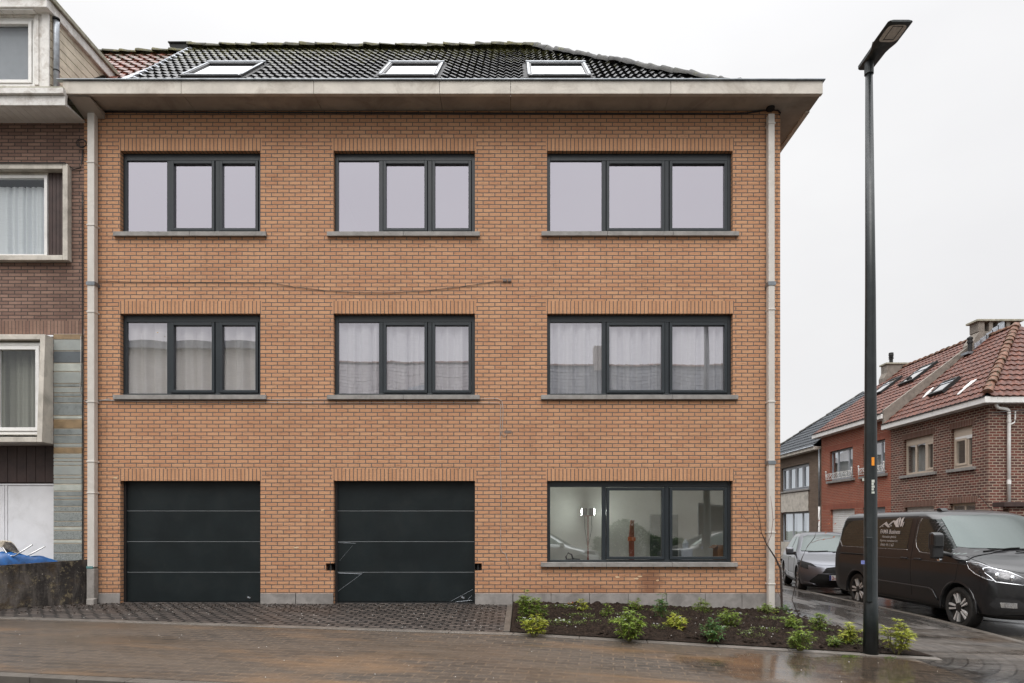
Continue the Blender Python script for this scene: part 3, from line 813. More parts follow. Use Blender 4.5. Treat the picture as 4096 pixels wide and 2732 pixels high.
# things standing in the ground floor room
a, b, c, d, l = op['right', 'ground']
FZ = PL
wl = empty('work_light', (fx(2352, .9), .9, FZ), 'lit double head builder\'s work light on an orange tripod inside the ground floor window', 'work light')
xw = wl.location.x
mb = MB(); mb.tube([(xw, .9, FZ+.35), (xw, .9, fz(2062, .9))], .014, 8); mb.tube([(xw-.09, .9, fz(2064, .9)), (xw+.09, .9, fz(2062, .9))], .009, 6)
for t in range(3): mb.tube([(xw, .9, FZ+.55), (xw+.38*math.cos(t*2.1+.6), .9+.38*math.sin(t*2.1+.6), FZ+.01)], .011, 6)
mb.build('stand', M['tool_red'], wl)
for sx in (-1, 1):
    h = MB(); zc = fz(2047, .9); cx = xw+sx*.065
    h.box(cx-.048, cx+.048, .88, .95, zc-.062, zc+.062); hd = h.build('lamp_head', M['black_plastic'], wl, bevel=.01, fixn=True)
    h = MB(); h.box(cx+sx*.049, cx+sx*.053, .885, .915, zc-.055, zc+.055); h.build('lamp_face', M['lamp_lit'], hd, fixn=True)
    h = MB(); h.tube([(cx, .92, zc-.065), (cx+.01, .93, zc-.3), (xw+sx*.01, .92, zc-.62)], .006, 5); h.build('cord', M['black_cable'], wl)
x_, y_ = fx(2528, 1.0), 1.0
mb = MB(); mb.prism([(x_-.04, FZ), (x_+.05, FZ), (x_+.04, fz(2100, y_)), (x_+.05, fz(2080, y_)), (x_-.02, fz(2080, y_)), (x_-.05, fz(2150, y_))], 'y', 1.0, 1.08)
t = empty('rolled_screed_pole', (x_, 1.0, FZ), 'red wrapped pole propped upright behind the middle pane of the ground floor window', 'pole')
mb.build('pole_body', M['tool_red'], t, bevel=.01, fixn=True)
mb = MB(); mb.box(x_-.065, x_+.065, .985, 1.095, fz(2165, y_), fz(2148, y_)); mb.build('clamp', M['tool_orange'], t, bevel=.008, fixn=True)
x_ = fx(2895, .6)
t = empty('cardboard_box', (x_, .6, 0), 'open brown cardboard box low in the right pane of the ground floor window', 'box')
zb, zt = fz(2245, .6)-.1, fz(2181, .6)
mb = MB(); w = .3
mb.box(x_-w/2, x_+w/2, .45, .46, zb, zt); mb.box(x_-w/2, x_+w/2, .74, .75, zb, zt); mb.box(x_-w/2, x_-w/2+.01, .46, .74, zb, zt); mb.box(x_+w/2-.01, x_+w/2, .46, .74, zb, zt); mb.box(x_-w/2+.01, x_+w/2-.01, .46, .74, zb, zb+.01)
mb.build('box_body', M['cardboard'], t, fixn=True)
mb = MB(); mb.prism([(x_-w/2, zt+.002), (x_-w/2-.07, zt-.05), (x_-w/2-.075, zt-.045), (x_-w/2, zt+.010)], 'y', .45, .75); mb.build('flap', M['cardboard'], t, fixn=True)
mb = MB(); mb.box(x_-.6, x_+.5, .40, .95, FZ+.32, zb-.003); mb.box(x_-.58, x_-.53, .42, .47, FZ, FZ+.318); mb.box(x_+.43, x_+.48, .42, .47, FZ, FZ+.318)
mb.box(x_-.58, x_-.53, .88, .93, FZ, FZ+.318); mb.box(x_+.43, x_+.48, .88, .93, FZ, FZ+.318)
tag(mb.build('work_table', M['cardboard'], None, fixn=True), 'low wooden work table under the cardboard box in the ground floor room', 'table')
x_ = fx(2292, .55)
mb = MB(); zc = fz(2240, .55)
mb.lathe([(.02, .0), (.13, .0), (.15, .04), (.13, .09), (.02, .1)], (x_, .55, zc-.07), 'z', 20)
pts = [(x_-.10, .5, zc-.05), (x_-.13, .5, zc+.06), (x_-.09, .5, zc+.13), (x_-.03, .5, zc+.10), (x_+.0, .5, zc-.0)]
mb.tube(pts, .014, 8)
tag(mb.build('vacuum_hose', M['black_cable'], None, smooth=True), 'black vacuum hose and drum lying low in the left ground floor pane', 'vacuum hose')
mb = MB(); mb.lathe([(.02, 0), (.19, 0), (.20, .3), (.20, max(.35, zc-.09-FZ)), (.02, max(.36, zc-.08-FZ))], (x_, .55, FZ), 'z', 20)
tag(mb.build('bucket', M['black_plastic'], None, smooth=True), 'dark bucket carrying the vacuum drum in the ground floor room', 'bucket')
xg = fx(2672, 1.2)
mb = MB(); mb.box(xg-.32, xg+.20, 1.24, 1.30, FZ, fz(2058, 1.2))
tag(mb.build('leaning_board', M['green_panel'], None, bevel=.004, fixn=True), 'dark green board leaning upright behind the right panes of the ground floor window', 'board')
x_ = fx(2742, .7)
mb = MB(); zt = fz(2155, .7)
mb.lathe([(.004, 0), (.055, 0), (.055, .10), (.02, .14), (.014, .17), (.004, .17)], (x_, .7, zt-.17), 'z', 14)
mb.box(x_-.1, x_+.1, .6, .8, FZ, zt-.172)
tag(mb.build('spray_bottle', M['plastic_clear'], None, fixn=True), 'clear plastic bottle on a pale carton in the right pane of the ground floor window', 'bottle')
# ================================================================ the brown brick neighbour on the left
NB = empty('terraced_house', (-9, 0, 0), 'brown brick terraced house with white dormer and stone strip left of the orange building', 'building')
NX0, NX1 = -13.0, XL
nw1 = (-11.4, fx(262), fz(1040), fz(672))               # upper bay
nw2 = (-11.4, fx(213), fz(1765), fz(1340))              # lower bay
gar = (-11.4, fx(215), -.35, fz(1775))                  # garage recess
stone = (fx(215), fx(334), fz(2245), fz(1336))
mb = MB(); mb.T = T_FRONT
wall(mb, NX0, NX1-.002, -.4, 8.25, [(*nw1, 2), (*nw2, 1), (*gar, 1), (stone[0], stone[1], -.4, stone[3], 0), (NX0, NX1-.002, stone[3], fz(1283), 0)], .25)
mb.build('wall', M['brick_brown'], NB)
mb = MB(); mb.T = T_FRONT
z0, z1 = stone[3], fz(1283)
for a, b in ((NX0, NX1-.002),): mb.poly([(a, 0, z0), (b, 0, z0), (b, 0, z1), (a, 0, z1)], 0, [(a, .02), (b, .02), (b, .25), (a, .25)])
mb.build('soldier_course', M['brick_brown_soldier'], NB)
# stone strip: slabs of different greys with pale joints
mb = MB(); mb.T = T_FRONT
mb.box(stone[0], stone[1]-.005, -.06, -.006, -.4, stone[3]); mb.build('joint_bed', M['cement_joint'], NB, fixn=True)
ys = [1357, 1404, 1453, 1487, 1535, 1549, 1572, 1587, 1612, 1663, 1677, 1715, 1741, 1775, 1790, 1815, 1834, 1848, 1863, 1902, 1916, 1937, 1965, 1986, 1999, 2026, 2048, 2086, 2108, 2122, 2160, 2174, 2212, 2245]
kind = [0, 1, 4, 0, 2, 0, 2, 2, 2, 4, 3, 2, 2, 0, 3, 0, 0, 0, 0, 0, 0, 4, 2, 2, 2, 5, 5, 5, 4, 5, 4, 5, 5]
smats = ['slab_green_grey', 'slab_blue_grey', 'slab_mid_grey', 'slab_ochre', 'slab_pale', 'grey_speckle']
for q, (p0, p1) in enumerate(zip([1357]+ys[1:], ys[1:]+[2300])):
    if q >= len(kind): break
    mb = MB(); mb.T = T_FRONT
    mb.box(stone[0], stone[1]-.008, -.006, .004, fz(p1)+.012, fz(p0)-.006)
    mb.build('stone_slab', M[smats[kind[q]]], NB, fixn=True)
mb = MB(); mb.T = T_FRONT; mb.box(stone[0], stone[1]-.008, -.006, .006, fz(1357), stone[3]-.004); mb.build('stone_slab', M['slab_ochre'], NB, fixn=True)
# upper bay: cast concrete frame, brown slats, white window
def box_bay(a, b, zb, zt, p_top, p_bot, th, slats, splits):
    mb = MB()
    def P(x, out, z): return (x, -out, z)
    # jamb
    for x0, x1 in ((b-th, b),):
        i = [mb.pt(P(x0, -.25, zb)), mb.pt(P(x1, -.25, zb)), mb.pt(P(x1, p_bot, zb)), mb.pt(P(x0, p_bot, zb)),
             mb.pt(P(x0, -.25, zt)), mb.pt(P(x1, -.25, zt)), mb.pt(P(x1, p_top, zt)), mb.pt(P(x0, p_top, zt))]
        for q in ((0,3,2,1),(4,5,6,7),(0,1,5,4),(1,2,6,5),(2,3,7,6),(3,0,4,7)): mb.face([i[k] for k in q])
    mb.box(a, b-th-.002, -p_top, .25, zt-th, zt); mb.box(a, b-th-.002, -p_bot, .25, zb, zb+th)
    fr = mb.build('bay_frame', M['concrete_light'], NB, bevel=.006, fixn=True)
    xr = b-th
    if slats:
        mb = MB()
        n = 5
        for k in range(n):
            x0 = xr-slats+k*slats/n
            mb.box(x0+.004, x0+slats/n-.004, .03, .06, zb+th, zt-th)
        mb.box(xr-slats, xr, .06, .08, zb+th, zt-th)
        mb.build('slat_panel', M['brown_slats'], fr, fixn=True)
        xr -= slats
    T = lambda u, d_, z: (u, -d_, z)
    w = MB(); w.T = T
    return fr, xr
fr1, xr1 = box_bay(nw1[0], fx(270, -.1), fz(1040, -.1), fz(655, -.1), .10, .10, .085, .33, None)
T_NB = lambda u, d_, z: (u, -d_, z)
c1, d1 = fz(1030, -.1)+.05, fz(700, 0)
window(T_NB, xr1-2.3, xr1-.003, c1, d1, NB, recess=-.0, splits=((0, .4, 0), (.4, 1, 0)), fw=.05, top=.05, bot=.05, mat='white_paint', gl='glass_house', mull=.06)
mb = MB(); mb.box(nw1[0], xr1-.002, .02, .08, d1+.002, fz(655, -.1)-.087); mb.build('blind_box', M['concrete_light'], NB, fixn=True)
room(T_FRONT, -11.9, nw1[1]+.02, nw1[2]-.1, nw1[3]+.05, NB, near=-.26)
curtain(T_FRONT, -11.3, xr1-.02, c1+.02, d1-.12, -.16, 'curtain_white', 'white patterned net curtain in the upper window of the brown brick house', period=.11, amp=.03, seed=21)
fr2, xr2 = box_bay(nw2[0], fx(181, -.19), fz(1768, -.27), fz(1337, -.19), .19, .27, .085, 0, None)
window(lambda u, d_, z: (u, -d_-.10, z), xr2-2.4, xr2-.003, fz(1757, -.27)+.10, fz(1372, -.1), NB, recess=-.02, splits=((0, .66, 1), (.66, 1, 1)), fw=.05, top=.05, bot=.05, mat='white_paint', gl='glass_house', mull=.03, sash=.06)
room(T_FRONT, -11.9, nw2[1]+.02, nw2[2]-.1, nw2[3]+.05, NB, near=-.26)
curtain(T_FRONT, -11.3, xr2-.05, fz(1757, -.27)+.12, fz(1372, -.1), -.12, 'curtain_beige', 'beige curtain in the lower bay window beside the stone strip', period=.13, amp=.03, seed=22)
# garage recess: brown boards above a white door
zt = fz(1935, .25)
mb = MB()
n = 22
for k in range(n):
    x0 = -11.4+(gar[1]+11.4)*k/n
    mb.box(x0+.004, x0+(gar[1]+11.4)/n-.004, .25, .28, zt+.03, gar[3]-.01)
mb.box(-11.4, gar[1], .28, .30, zt, gar[3]); mb.build('board_panel', M['brown_slats'], NB, fixn=True)
mb = MB()
xd = fx(22, .27)
mb.box(-11.4, xd-.05, .26, .30, -.35, zt-.03); mb.box(xd+.05, gar[1]-.002, .26, .30, -.35, zt-.03)
dr = mb.build('garage_door', M['white_door'], NB, bevel=.004, fixn=True)
mb = MB(); mb.box(xd-.045, xd-.005, .25, .30, -.35, zt-.03); mb.box(xd+.005, xd+.045, .25, .30, -.35, zt-.03); mb.box(-11.4, gar[1], .245, .30, zt-.028, zt)
mb.build('door_post', M['white_door'], dr, bevel=.004, fixn=True)
# eave of the neighbour
zf0, zf1 = fz(421, -.5), fz(358, -.5)
mb = MB()
xe = fx(260, -.5)
mb.box(-13, xe, -.5, -.44, zf0, zf0+.16); mb.box(-13, xe, -.55, -.43, zf0+.162, zf1)
mb.build('fascia', M['white_peeling'], NB, bevel=.006, fixn=True)
mb = MB()
for k in range(46):
    x0 = -12.9+k*.128
    if x0+.12 < xe: mb.box(x0, x0+.122, -.44, -.002, zf0+.02, zf0+.04)
mb.box(-7.7, xe, -.438, -.005, zf0+.045, zf0+.05)
mb.build('soffit', M['white_paint'], NB, fixn=True)
mb = MB(); mb.box(-13, xe-.02, -.53, -.1, zf1+.002, zf1+.035); mb.build('gutter', M['mossy_trim'], NB, bevel=.01, fixn=True)
mb = MB(); mb.prism([(-.43, 8.36), (-.02, 8.25), (-.02, 8.36)], 'x', xe+.003, xe+.35); mb.build('soffit', M['concrete_soffit'], NB, fixn=True)
# red roof
tiled_roof('roof', NB, (0, -EO+.15, ZR0+.02), (1, 0, 0), Vd, n_rows, lambda v: -13, lambda v: -6.9-.62*min(1, v/(4.5*sl)), 'tile_red_old', period=.24, amp=.03, step=.03, du=.03, vmax=4.36*sl, r0=1)
mb = MB(); mb.poly([(-13, RY, RZ-.1), (-7.4, RY, RZ-.1), (-7.4, 8.6, ZR0), (-13, 8.6, ZR0)]); mb.build('rear_roof', M['tile_red_old'], NB)
ridge('ridge_tiles', NB, (-12.9, RY, RZ-.06), (-7.55, RY, RZ-.06), 'ridge_moss', r=.08, seg=.36, taper=.035)
mb = MB(); x0, x1 = fx(674, RY), fx(762, RY); zc0, zc1 = fz(190, RY), fz(164, RY)
mb.prism([(x0+.10, zc0-.15), (x1, zc0-.15), (x1, zc1-.03), (x0, zc1-.03), (x0, zc1-.07)], 'y', RY+.03, RY+.4)
ch = mb.build('chimney', M['chip_dark'], NB, bevel=.01, fixn=True)
mb = MB(); mb.box(x0-.02, x1+.02, RY, RY+.43, zc1-.028, zc1); mb.build('chimney_cap', M['rubber'], ch, bevel=.006, fixn=True)
# dormer
DM = empty('dormer', (0, 0, 0)); DM.parent = NB
DY = .10
dx1 = fx(200, DY); dzt = fz(48, DY); dzb = fz(335, DY)
w0, w1, wz0, wz1 = -11.5, fx(136, DY), fz(346, DY)+.02, fz(68, DY)
T_D = lambda u, d_, z: (u, DY-d_, z)
mb = MB(); mb.T = T_D
wall(mb, -12.5, dx1, dzb-.2, dzt+.2, [(w0, w1, wz0, wz1, 2)], .1)
mb.box(w1+.02, w1+.09, 0, .02, wz0, dzt); mb.box(dx1-.12, dx1, 0, .03, dzb-.1, dzt+.1); mb.box(-12.5, w1+.018, 0, .025, wz1+.02, wz1+.10)
mb.build('dormer_wall', M['white_peeling'], DM)
window(T_D, w0, w1, wz0, wz1, DM, recess=.02, splits=((0, .45, 1), (.45, 1, 1)), fw=.04, top=.05, bot=.04, mat='white_paint', gl='glass_house', mull=.04, sash=.055)
room(T_D, w0-.3, w1+.03, wz0-.1, wz1+.1, DM, near=-.13, deep=-.9)
mb = MB(); mb.T = T_D; mb.box(w0+.05, w1-.07, -.15, -.14, wz0+.05, wz1-.07)
tag(mb.build('window_blind', M['blind_grey'], None, fixn=True), 'plain grey blind closed behind the white dormer window', 'blind')
# cheek boards with dark grooves, each board following the slope of the roof
def roof_z(y): return ZR0+RS*(y+EO)+.05
mb = MB(); bd = .155; nb = int((dzt-dzb+.5)/bd)+1
cheek = MB()
for k in range(-1, nb):
    za, zb_ = dzb-.3+k*bd, dzb-.3+(k+1)*bd-.016
    ya = lambda z: (z-.05-ZR0)/RS-EO+.05
    if zb_ > dzt+.3: break
    y0 = DY+.012
    ye0, ye1 = ya(za), ya(zb_)
    if ye1 < y0+.02: continue
    ye0 = max(ye0, y0+.004)
    cheek.prism([(y0, za), (ye0, za), (ye1, zb_), (y0, zb_)], 'x', dx1-.02, dx1)
cheek.build('cheek_boards', M['cream_boards'], DM, fixn=True)
mb = MB(); zt_ = dzt+.25; zq = 8.36+(.6+DY)*RS; mb.prism([(DY+.03, zq), (ya(zt_), zt_), (DY+.03, zt_)], 'x', dx1-.04, dx1-.022); mb.build('cheek_backing', M['groove_dark'], DM, fixn=True)
# dormer roof slab with deep white fascia
rz0 = fz(28, -.06); rx = dx1+.06
mb = MB()
yb = ya(rz0+.1)
mb.box(-12.6, rx, -.06, yb+.55, rz0, rz0+.17)
mb.build('dormer_roof', M['white_peeling'], DM, bevel=.01, fixn=True)
mb = MB(); mb.box(-12.6, rx+.04, -.10, yb+.6, rz0+.172, rz0+.26); mb.build('roof_trim', M['mossy_trim'], DM, bevel=.01, fixn=True)
mb = MB()
for k in range(24):
    x0 = -12.5+k*.19
    if x0+.18 < rx-.08: mb.box(x0, x0+.178, -.03, DY-.035, rz0-.022, rz0-.003)
mb.build('dormer_soffit', M['white_paint'], DM, fixn=True)
mb = MB()
zz = rz0-.08
mb.tube([(dx1+.02, DY+.10, rz0-.01), (dx1+.06, DY+.08, rz0-.08), (dx1+.07, DY+.06, rz0-.16), (dx1+.07, DY+.06, dzb-.15)], .045, 14)
dp = mb.build('dormer_downpipe', M['zinc_pale'], DM, smooth=True)
mb = MB()
for z in (dzb+.25, dzb+1.15): mb.tube([(dx1+.07, DY+.06, z), (dx1+.07, DY+.06, z+.02)], .052, 14)
mb.build('pipe_clip', M['rubber'], dp)
# cables in the corner between the houses
mb = MB(); rnd = random.Random(9)
for k in range(3):
    x = fx(328+k*3, -.02); pts = []
    for q in range(24):
        z = 7.0-q*.29
        pts.append((x+rnd.uniform(-.003, .003), -.02-.004*k, z))
    mb.tube(pts, .0035, 5)
cx, cz = fx(328, -.05), fz(575, -.05)
for k in range(3):
    mb.tube([(cx+.07*math.cos(t*.7+k)*(1+.15*k), -.05-.01*k, cz+.07*math.sin(t*.7+k)) for t in range(9)], .006, 5)
mb.tube([(fx(0), -.118, fz(651, -.11)), (fx(150, -.11), -.118, fz(652, -.11)), (fx(262, -.11), -.118, fz(652, -.11)), (fx(280), -.05, fz(668)), (fx(300), -.03, fz(681)), (fx(325), -.02, fz(675)), (fx(330), -.02, fz(650)), (fx(335), -.02, fz(600))], .009, 6)
mb.build('cable_bundle', M['black_cable'], NB, smooth=True)
mb = MB()
mb.tube([(fx(326), -.015, fz(1345)), (fx(326), -.015, fz(1520)), (fx(322), -.015, fz(1560)), (fx(334), -.015, fz(1600)), (fx(350), -.012, fz(1612)), (fx(385), -.012, fz(1608)), (fx(440), -.012, fz(1595))], .006, 5)
mb.build('loose_cable', M['grey_cable'], NB, smooth=True)

# low mossy wall in front of the neighbour
LW = empty('low_wall', (-8.2, -.6, 0), 'low mossy rendered garden wall stained black at the left edge', 'wall')
pts = [(-7.31, -.12), (-7.75, -.42), (-8.14, -.76), (-8.6, -1.25), (-9.4, -2.2)]
tops = [.755, .73, .70, .62, .5]
mb = MB()
n = 30
P0 = []
import bisect
def lerp_path(t):
    f = t*(len(pts)-1); i = min(int(f), len(pts)-2); f -= i
    return (pts[i][0]*(1-f)+pts[i+1][0]*f, pts[i][1]*(1-f)+pts[i+1][1]*f, tops[i]*(1-f)+tops[i+1]*f)
rowsv = []
for k in range(n+1):
    x, y, z = lerp_path(k/n)
    jz = noise.noise(Vector((x*4, y*4, 0)))*.012
    col = []
    for (off, hz, pr) in ((.0, -.35, 0), (.0, .3, 0), (0, z*.55, 0), (0, z-.06, 0), (-.012, z-.05, 0), (-.012, z, 0), (.14, z+.012, 0), (.14, -.35, 0)):
        nx, ny = -.66, -.75
        px_, py_ = x-nx*off, y-ny*off
        w = noise.noise(Vector((x*6, hz*6, 3)))*.010
        col.append(mb.pt((px_+nx*w, py_+ny*w, hz+(jz if hz > .3 else 0))))
    rowsv.append(col)
for A, C in zip(rowsv, rowsv[1:]):
    for j in range(7): mb.face((A[j], C[j], C[j+1], A[j+1]))
mb.face(rowsv[0]); mb.face(rowsv[-1][::-1])
mb.build('wall_body', M['mossy_concrete'], LW, fixn=True, auto=35)
# blue tarpaulin lying behind the wall
mb = MB(); nx_, ny_ = 46, 12; idx = []
for i in range(nx_+1):
    u = i/nx_; x = -9.6+u*2.20; row = []; yf_ = -.12-.86*(-7.31-x)+.20
    for j in range(ny_+1):
        v = j/ny_; y = yf_+v*.6*(1-.62*u); y = min(y, -.04)
        edge = math.sin(PI*v)*min(1, max(.0, (1-u)*5))**.8
        h = (.84-.11*u**2.0)
        z = .35 + (h-.35+.06)*edge**.5
        z += noise.noise(Vector((x*3.5, y*5, 1)))*.07*edge + abs(noise.noise(Vector((x*9, y*11, 4))))*.075*edge
        row.append(mb.pt((x, y, z)))
    idx.append(row)
for i in range(nx_):
    for j in range(ny_): mb.face((idx[i][j], idx[i+1][j], idx[i+1][j+1], idx[i][j+1]))
tag(mb.build('tarpaulin', M['tarp'], None, smooth=True), 'crumpled blue tarpaulin heaped behind the low mossy wall', 'tarpaulin')
# overturned kitchen chair
CHY = -.52
CH = empty('kitchen_chair', (fx(60, CHY), CHY, .8), 'overturned tubular kitchen chair with speckled seat on the blue tarpaulin', 'chair')
def C(px, py, y=CHY): a_, b_ = F(px, py, y); return (a_, y, b_)
mb = MB()
mb.tube([C(-30, 2150), C(8, 2185), C(28, 2215), C(42, 2224), C(58, 2224), C(130, 2179)], .011, 10)
mb.tube([C(-25, 2150, CHY+.2), C(40, 2200, CHY+.2), C(76, 2226, CHY+.2), C(100, 2229, CHY+.2), C(180, 2186, CHY+.2)], .011, 10)
mb.tube([C(38, 2228), C(5, 2262), C(-10, 2275)], .011, 10)
mb.tube([C(74, 2232, CHY+.2), C(58, 2262, CHY+.2)], .011, 10)
mb.build('tube_frame', M['chrome'], CH, smooth=True)
sp = [C(-60, 2170), C(-40, 2163), (C(20, 2161)), C(45, 2165, CHY+.05), C(60, 2180, CHY+.1), C(76, 2204, CHY+.2), C(88, 2218, CHY+.2), C(86, 2226, CHY+.2), C(60, 2226, CHY+.25), C(30, 2210, CHY+.1), C(5, 2185), C(-30, 2180)]
mb = MB()
A = [mb.pt(p) for p in sp]; Bv = [mb.pt((p[0]+.015, p[1]-.015, p[2]-.02)) for p in sp]
mb.face(A); mb.face(Bv[::-1])
for k in range(len(A)): mb.face((A[k], A[(k+1) % len(A)], Bv[(k+1) % len(A)], Bv[k]))
mb.build('seat', M['floral_vinyl'], CH, fixn=True, bevel=.004)
# ================================================================ ground
def gz(x, y):
    z = -.031*x if x > 0 else -.004*x
    if x > 7.05: z = -.031*7.05
    if x < -7.3: z = .03
    if y < 0: z += .028*max(y, -7)
    return z
def edge_y(x): return -1.46-.144*(x+7.56)           # edging between the private strip and the pavement
def kerb_y(x): return -4.66-.150*(x+5.0)
def sheet(name, xs, ylo, yhi, ny, mat, dz=0, zf=None, kind='structure', skirt=0):
    mb = MB(); idx = []
    for x in xs:
        a, b = ylo(x), yhi(x)
        idx.append([mb.pt((x, a+(b-a)*j/ny, (zf or gz)(x, a+(b-a)*j/ny)+dz)) for j in range(ny+1)])
    for A, C in zip(idx, idx[1:]):
        for j in range(ny): mb.face((A[j], C[j], C[j+1], A[j+1]))
    o = mb.build(name, M[mat], None, smooth=True)
    return tag(o, kind=kind)
def fr_(a, b, n): return [a+(b-a)*k/n for k in range(n+1)]
BEDX = -.13                                          # left edge of the planting bed (at the wall)
def bed_left(y): return fx(2051)+.0+(y)*.0
sheet('driveway', fr_(-14, -.06, 70), edge_y, lambda x: 0.2, 10, 'grass_paver')
sheet('pavement', fr_(-16, 4.75, 90), lambda x: kerb_y(x), lambda x: edge_y(x)-.10, 24, 'pavement')
# pavement that turns round the corner into the side street
def corner_hi(x): return edge_y(x)-.10
sheet('pavement', fr_(4.75, 7.0, 24), lambda x: -8.5, lambda x: -1.2, 60, 'pavement_arc')
sheet('pavement', fr_(4.2, 7.0, 24), lambda x: (-1.2 if x > 4.75 else -.9), lambda x: 45, 120, 'pavement_wet', dz=-.004)
def road_z(x, y): return gz(7.05, y)-.075 if x > 6.5 else gz(x, y)-.08
tag(sheet('road', fr_(6.99, 13.0, 24), lambda x: -30, lambda x: 60, 120, 'road', zf=lambda x, y: gz(7.05, y)-.075), kind='structure')
tag(sheet('road', fr_(-30, 6.98, 60), lambda x: -14, lambda x: kerb_y(x)-.005 if x < 5.4 else -8.4, 12, 'road', zf=lambda x, y: gz(x, y)-.09), kind='structure')
sheet('pavement', fr_(13.0, 14.8, 8), lambda x: -30, lambda x: 60, 100, 'pavement_wet', zf=lambda x, y: gz(7.05, y)+.02)
mb = MB(); mb.poly([(-300, -300, -.75), (300, -300, -.75), (300, 400, -.75), (-300, 400, -.75)])
tag(mb.build('ground', M['land'], None), kind='structure')
# kerbs: one row of stones each
def stones(name, path, w, top, h, L, kind='structure', mat='kerbstone', gap=.006):
    mb = MB()
    P = [Vector(p) for p in path]
    for A, Bq in zip(P, P[1:]):
        d = Bq-A; n = max(1, round(d.length/L)); dd = d/n; s = Vector((-d.y, d.x, 0)).normalized()*w
        for k in range(n):
            a = A+dd*k+d.normalized()*gap/2; b = A+dd*(k+1)-d.normalized()*gap/2
            za, zb = gz(a.x, a.y)+top, gz(b.x, b.y)+top
            i = [mb.pt((q.x, q.y, z)) for q, z in ((a, za-h), (b, zb-h), (b+s, zb-h), (a+s, za-h), (a, za), (b, zb), (b+s, zb), (a+s, za))]
            for q in ((0,3,2,1),(4,5,6,7),(0,1,5,4),(1,2,6,5),(2,3,7,6),(3,0,4,7)): mb.face([i[j] for j in q])
    return tag(mb.build(name, M[mat], None, bevel=.006, fixn=True), kind=kind)
stones('kerb', [(x, kerb_y(x)-.14, 0) for x in (-16, 5.3)], .14, .002, .2, .5)
stones('kerb', [(7.12, -30, 0), (7.12, 45, 0)], .12, .004, .2, 1.0)
stones('edging', [(x, edge_y(x)-.16, 0) for x in (-8.6, -5.5, -2.5, .0, 5.05)], .158, .012, .2, .8, mat='edging_stone')
stones('edging', [(5.08, edge_y(5.08)-.06, 0), (4.68, -1.6, 0), (4.6, -.0, 0)], .06, .01, .2, 1.0)
stones('edging', [(fx(2040, -2.35), -2.45, 0), (fx(2051, 0), -.03, 0)], .09, .010, .2, 1.0)
# planting bed
mb = MB(); idx = []
nx_, ny_ = 190, 90
for i in range(nx_+1):
    u = i/nx_; row = []
    for j in range(ny_+1):
        v = j/ny_
        xl = fx(2043, -2.35)*(1-v)+fx(2053)*v
        xr_ = 5.05*(1-v)+4.58*v
        x = xl+(xr_-xl)*u
        y = (edge_y(x)-.01)*(1-v)+(-.012)*v
        b = min(1, min(v, 1-v)*9, min(u, 1-u)*16)
        h = .02+.055*b+(noise.noise(Vector((x*2, y*2, 0)))*.035+noise.noise(Vector((x*9, y*9, 5)))*.06+noise.noise(Vector((x*24, y*24, 9)))*.05)*b
        if v > .8: h += .03*(v-.8)*5
        row.append(mb.pt((x, y, gz(x, y)+h)))
    idx.append(row)
for i in range(nx_):
    for j in range(ny_): mb.face((idx[i][j], idx[i+1][j], idx[i+1][j+1], idx[i][j+1]))
soil = tag(mb.build('soil', M['soil'], None, smooth=True), kind='structure')
def bedz(x, y): return gz(x, y)+.07+noise.noise(Vector((x*2, y*2, 0)))*.035
# gravel and grit on the driveway strip and pavement
mb = MB(); rnd = random.Random(2)
def pebble(x, y, z, r):
    k = [mb.pt((x+rnd.uniform(.6, 1)*r*math.cos(t), y+rnd.uniform(.6, 1)*r*math.sin(t), z)) for t in (0, 1.3, 2.5, 3.8, 5.0)]
    t = mb.pt((x, y, z+r*.7))
    for q in range(5): mb.face((k[q], k[(q+1) % 5], t), 0)
for _ in range(170):
    x = rnd.uniform(-8.5, -.1); y = rnd.uniform(edge_y(x)+.1, -.05)
    pebble(x, y, gz(x, y)+.002, rnd.choice((.004, .006, .009)))
for _ in range(60):
    x = rnd.uniform(-7, 6); y = rnd.uniform(kerb_y(x), edge_y(x)-.2)
    pebble(x, y, gz(x, y)+.002, rnd.uniform(.004, .009))
for _ in range(90):
    x = rnd.uniform(.2, 4.5); y = rnd.uniform(edge_y(x)+.1, -.1)
    pebble(x, y, bedz(x, y)+.01, rnd.uniform(.006, .011))
tag(mb.build('gravel', M['grit_white'], None), kind='stuff')
mb = MB()
for _ in range(1500):
    x = rnd.uniform(-8.5, -.2); y = -abs(rnd.gauss(0, .5))-.03
    if y < edge_y(x)+.05: continue
    pebble(x, y, gz(x, y)+.001, rnd.choice((.008, .012, .018)))
for _ in range(2200):
    x = rnd.uniform(.05, 4.8); y = rnd.uniform(edge_y(x)+.06, -.05)
    pebble(x, y, bedz(x, y)-.02, rnd.choice((.014, .024, .042)))
tag(mb.build('soil_crumbs', M['soil'], None), kind='stuff')

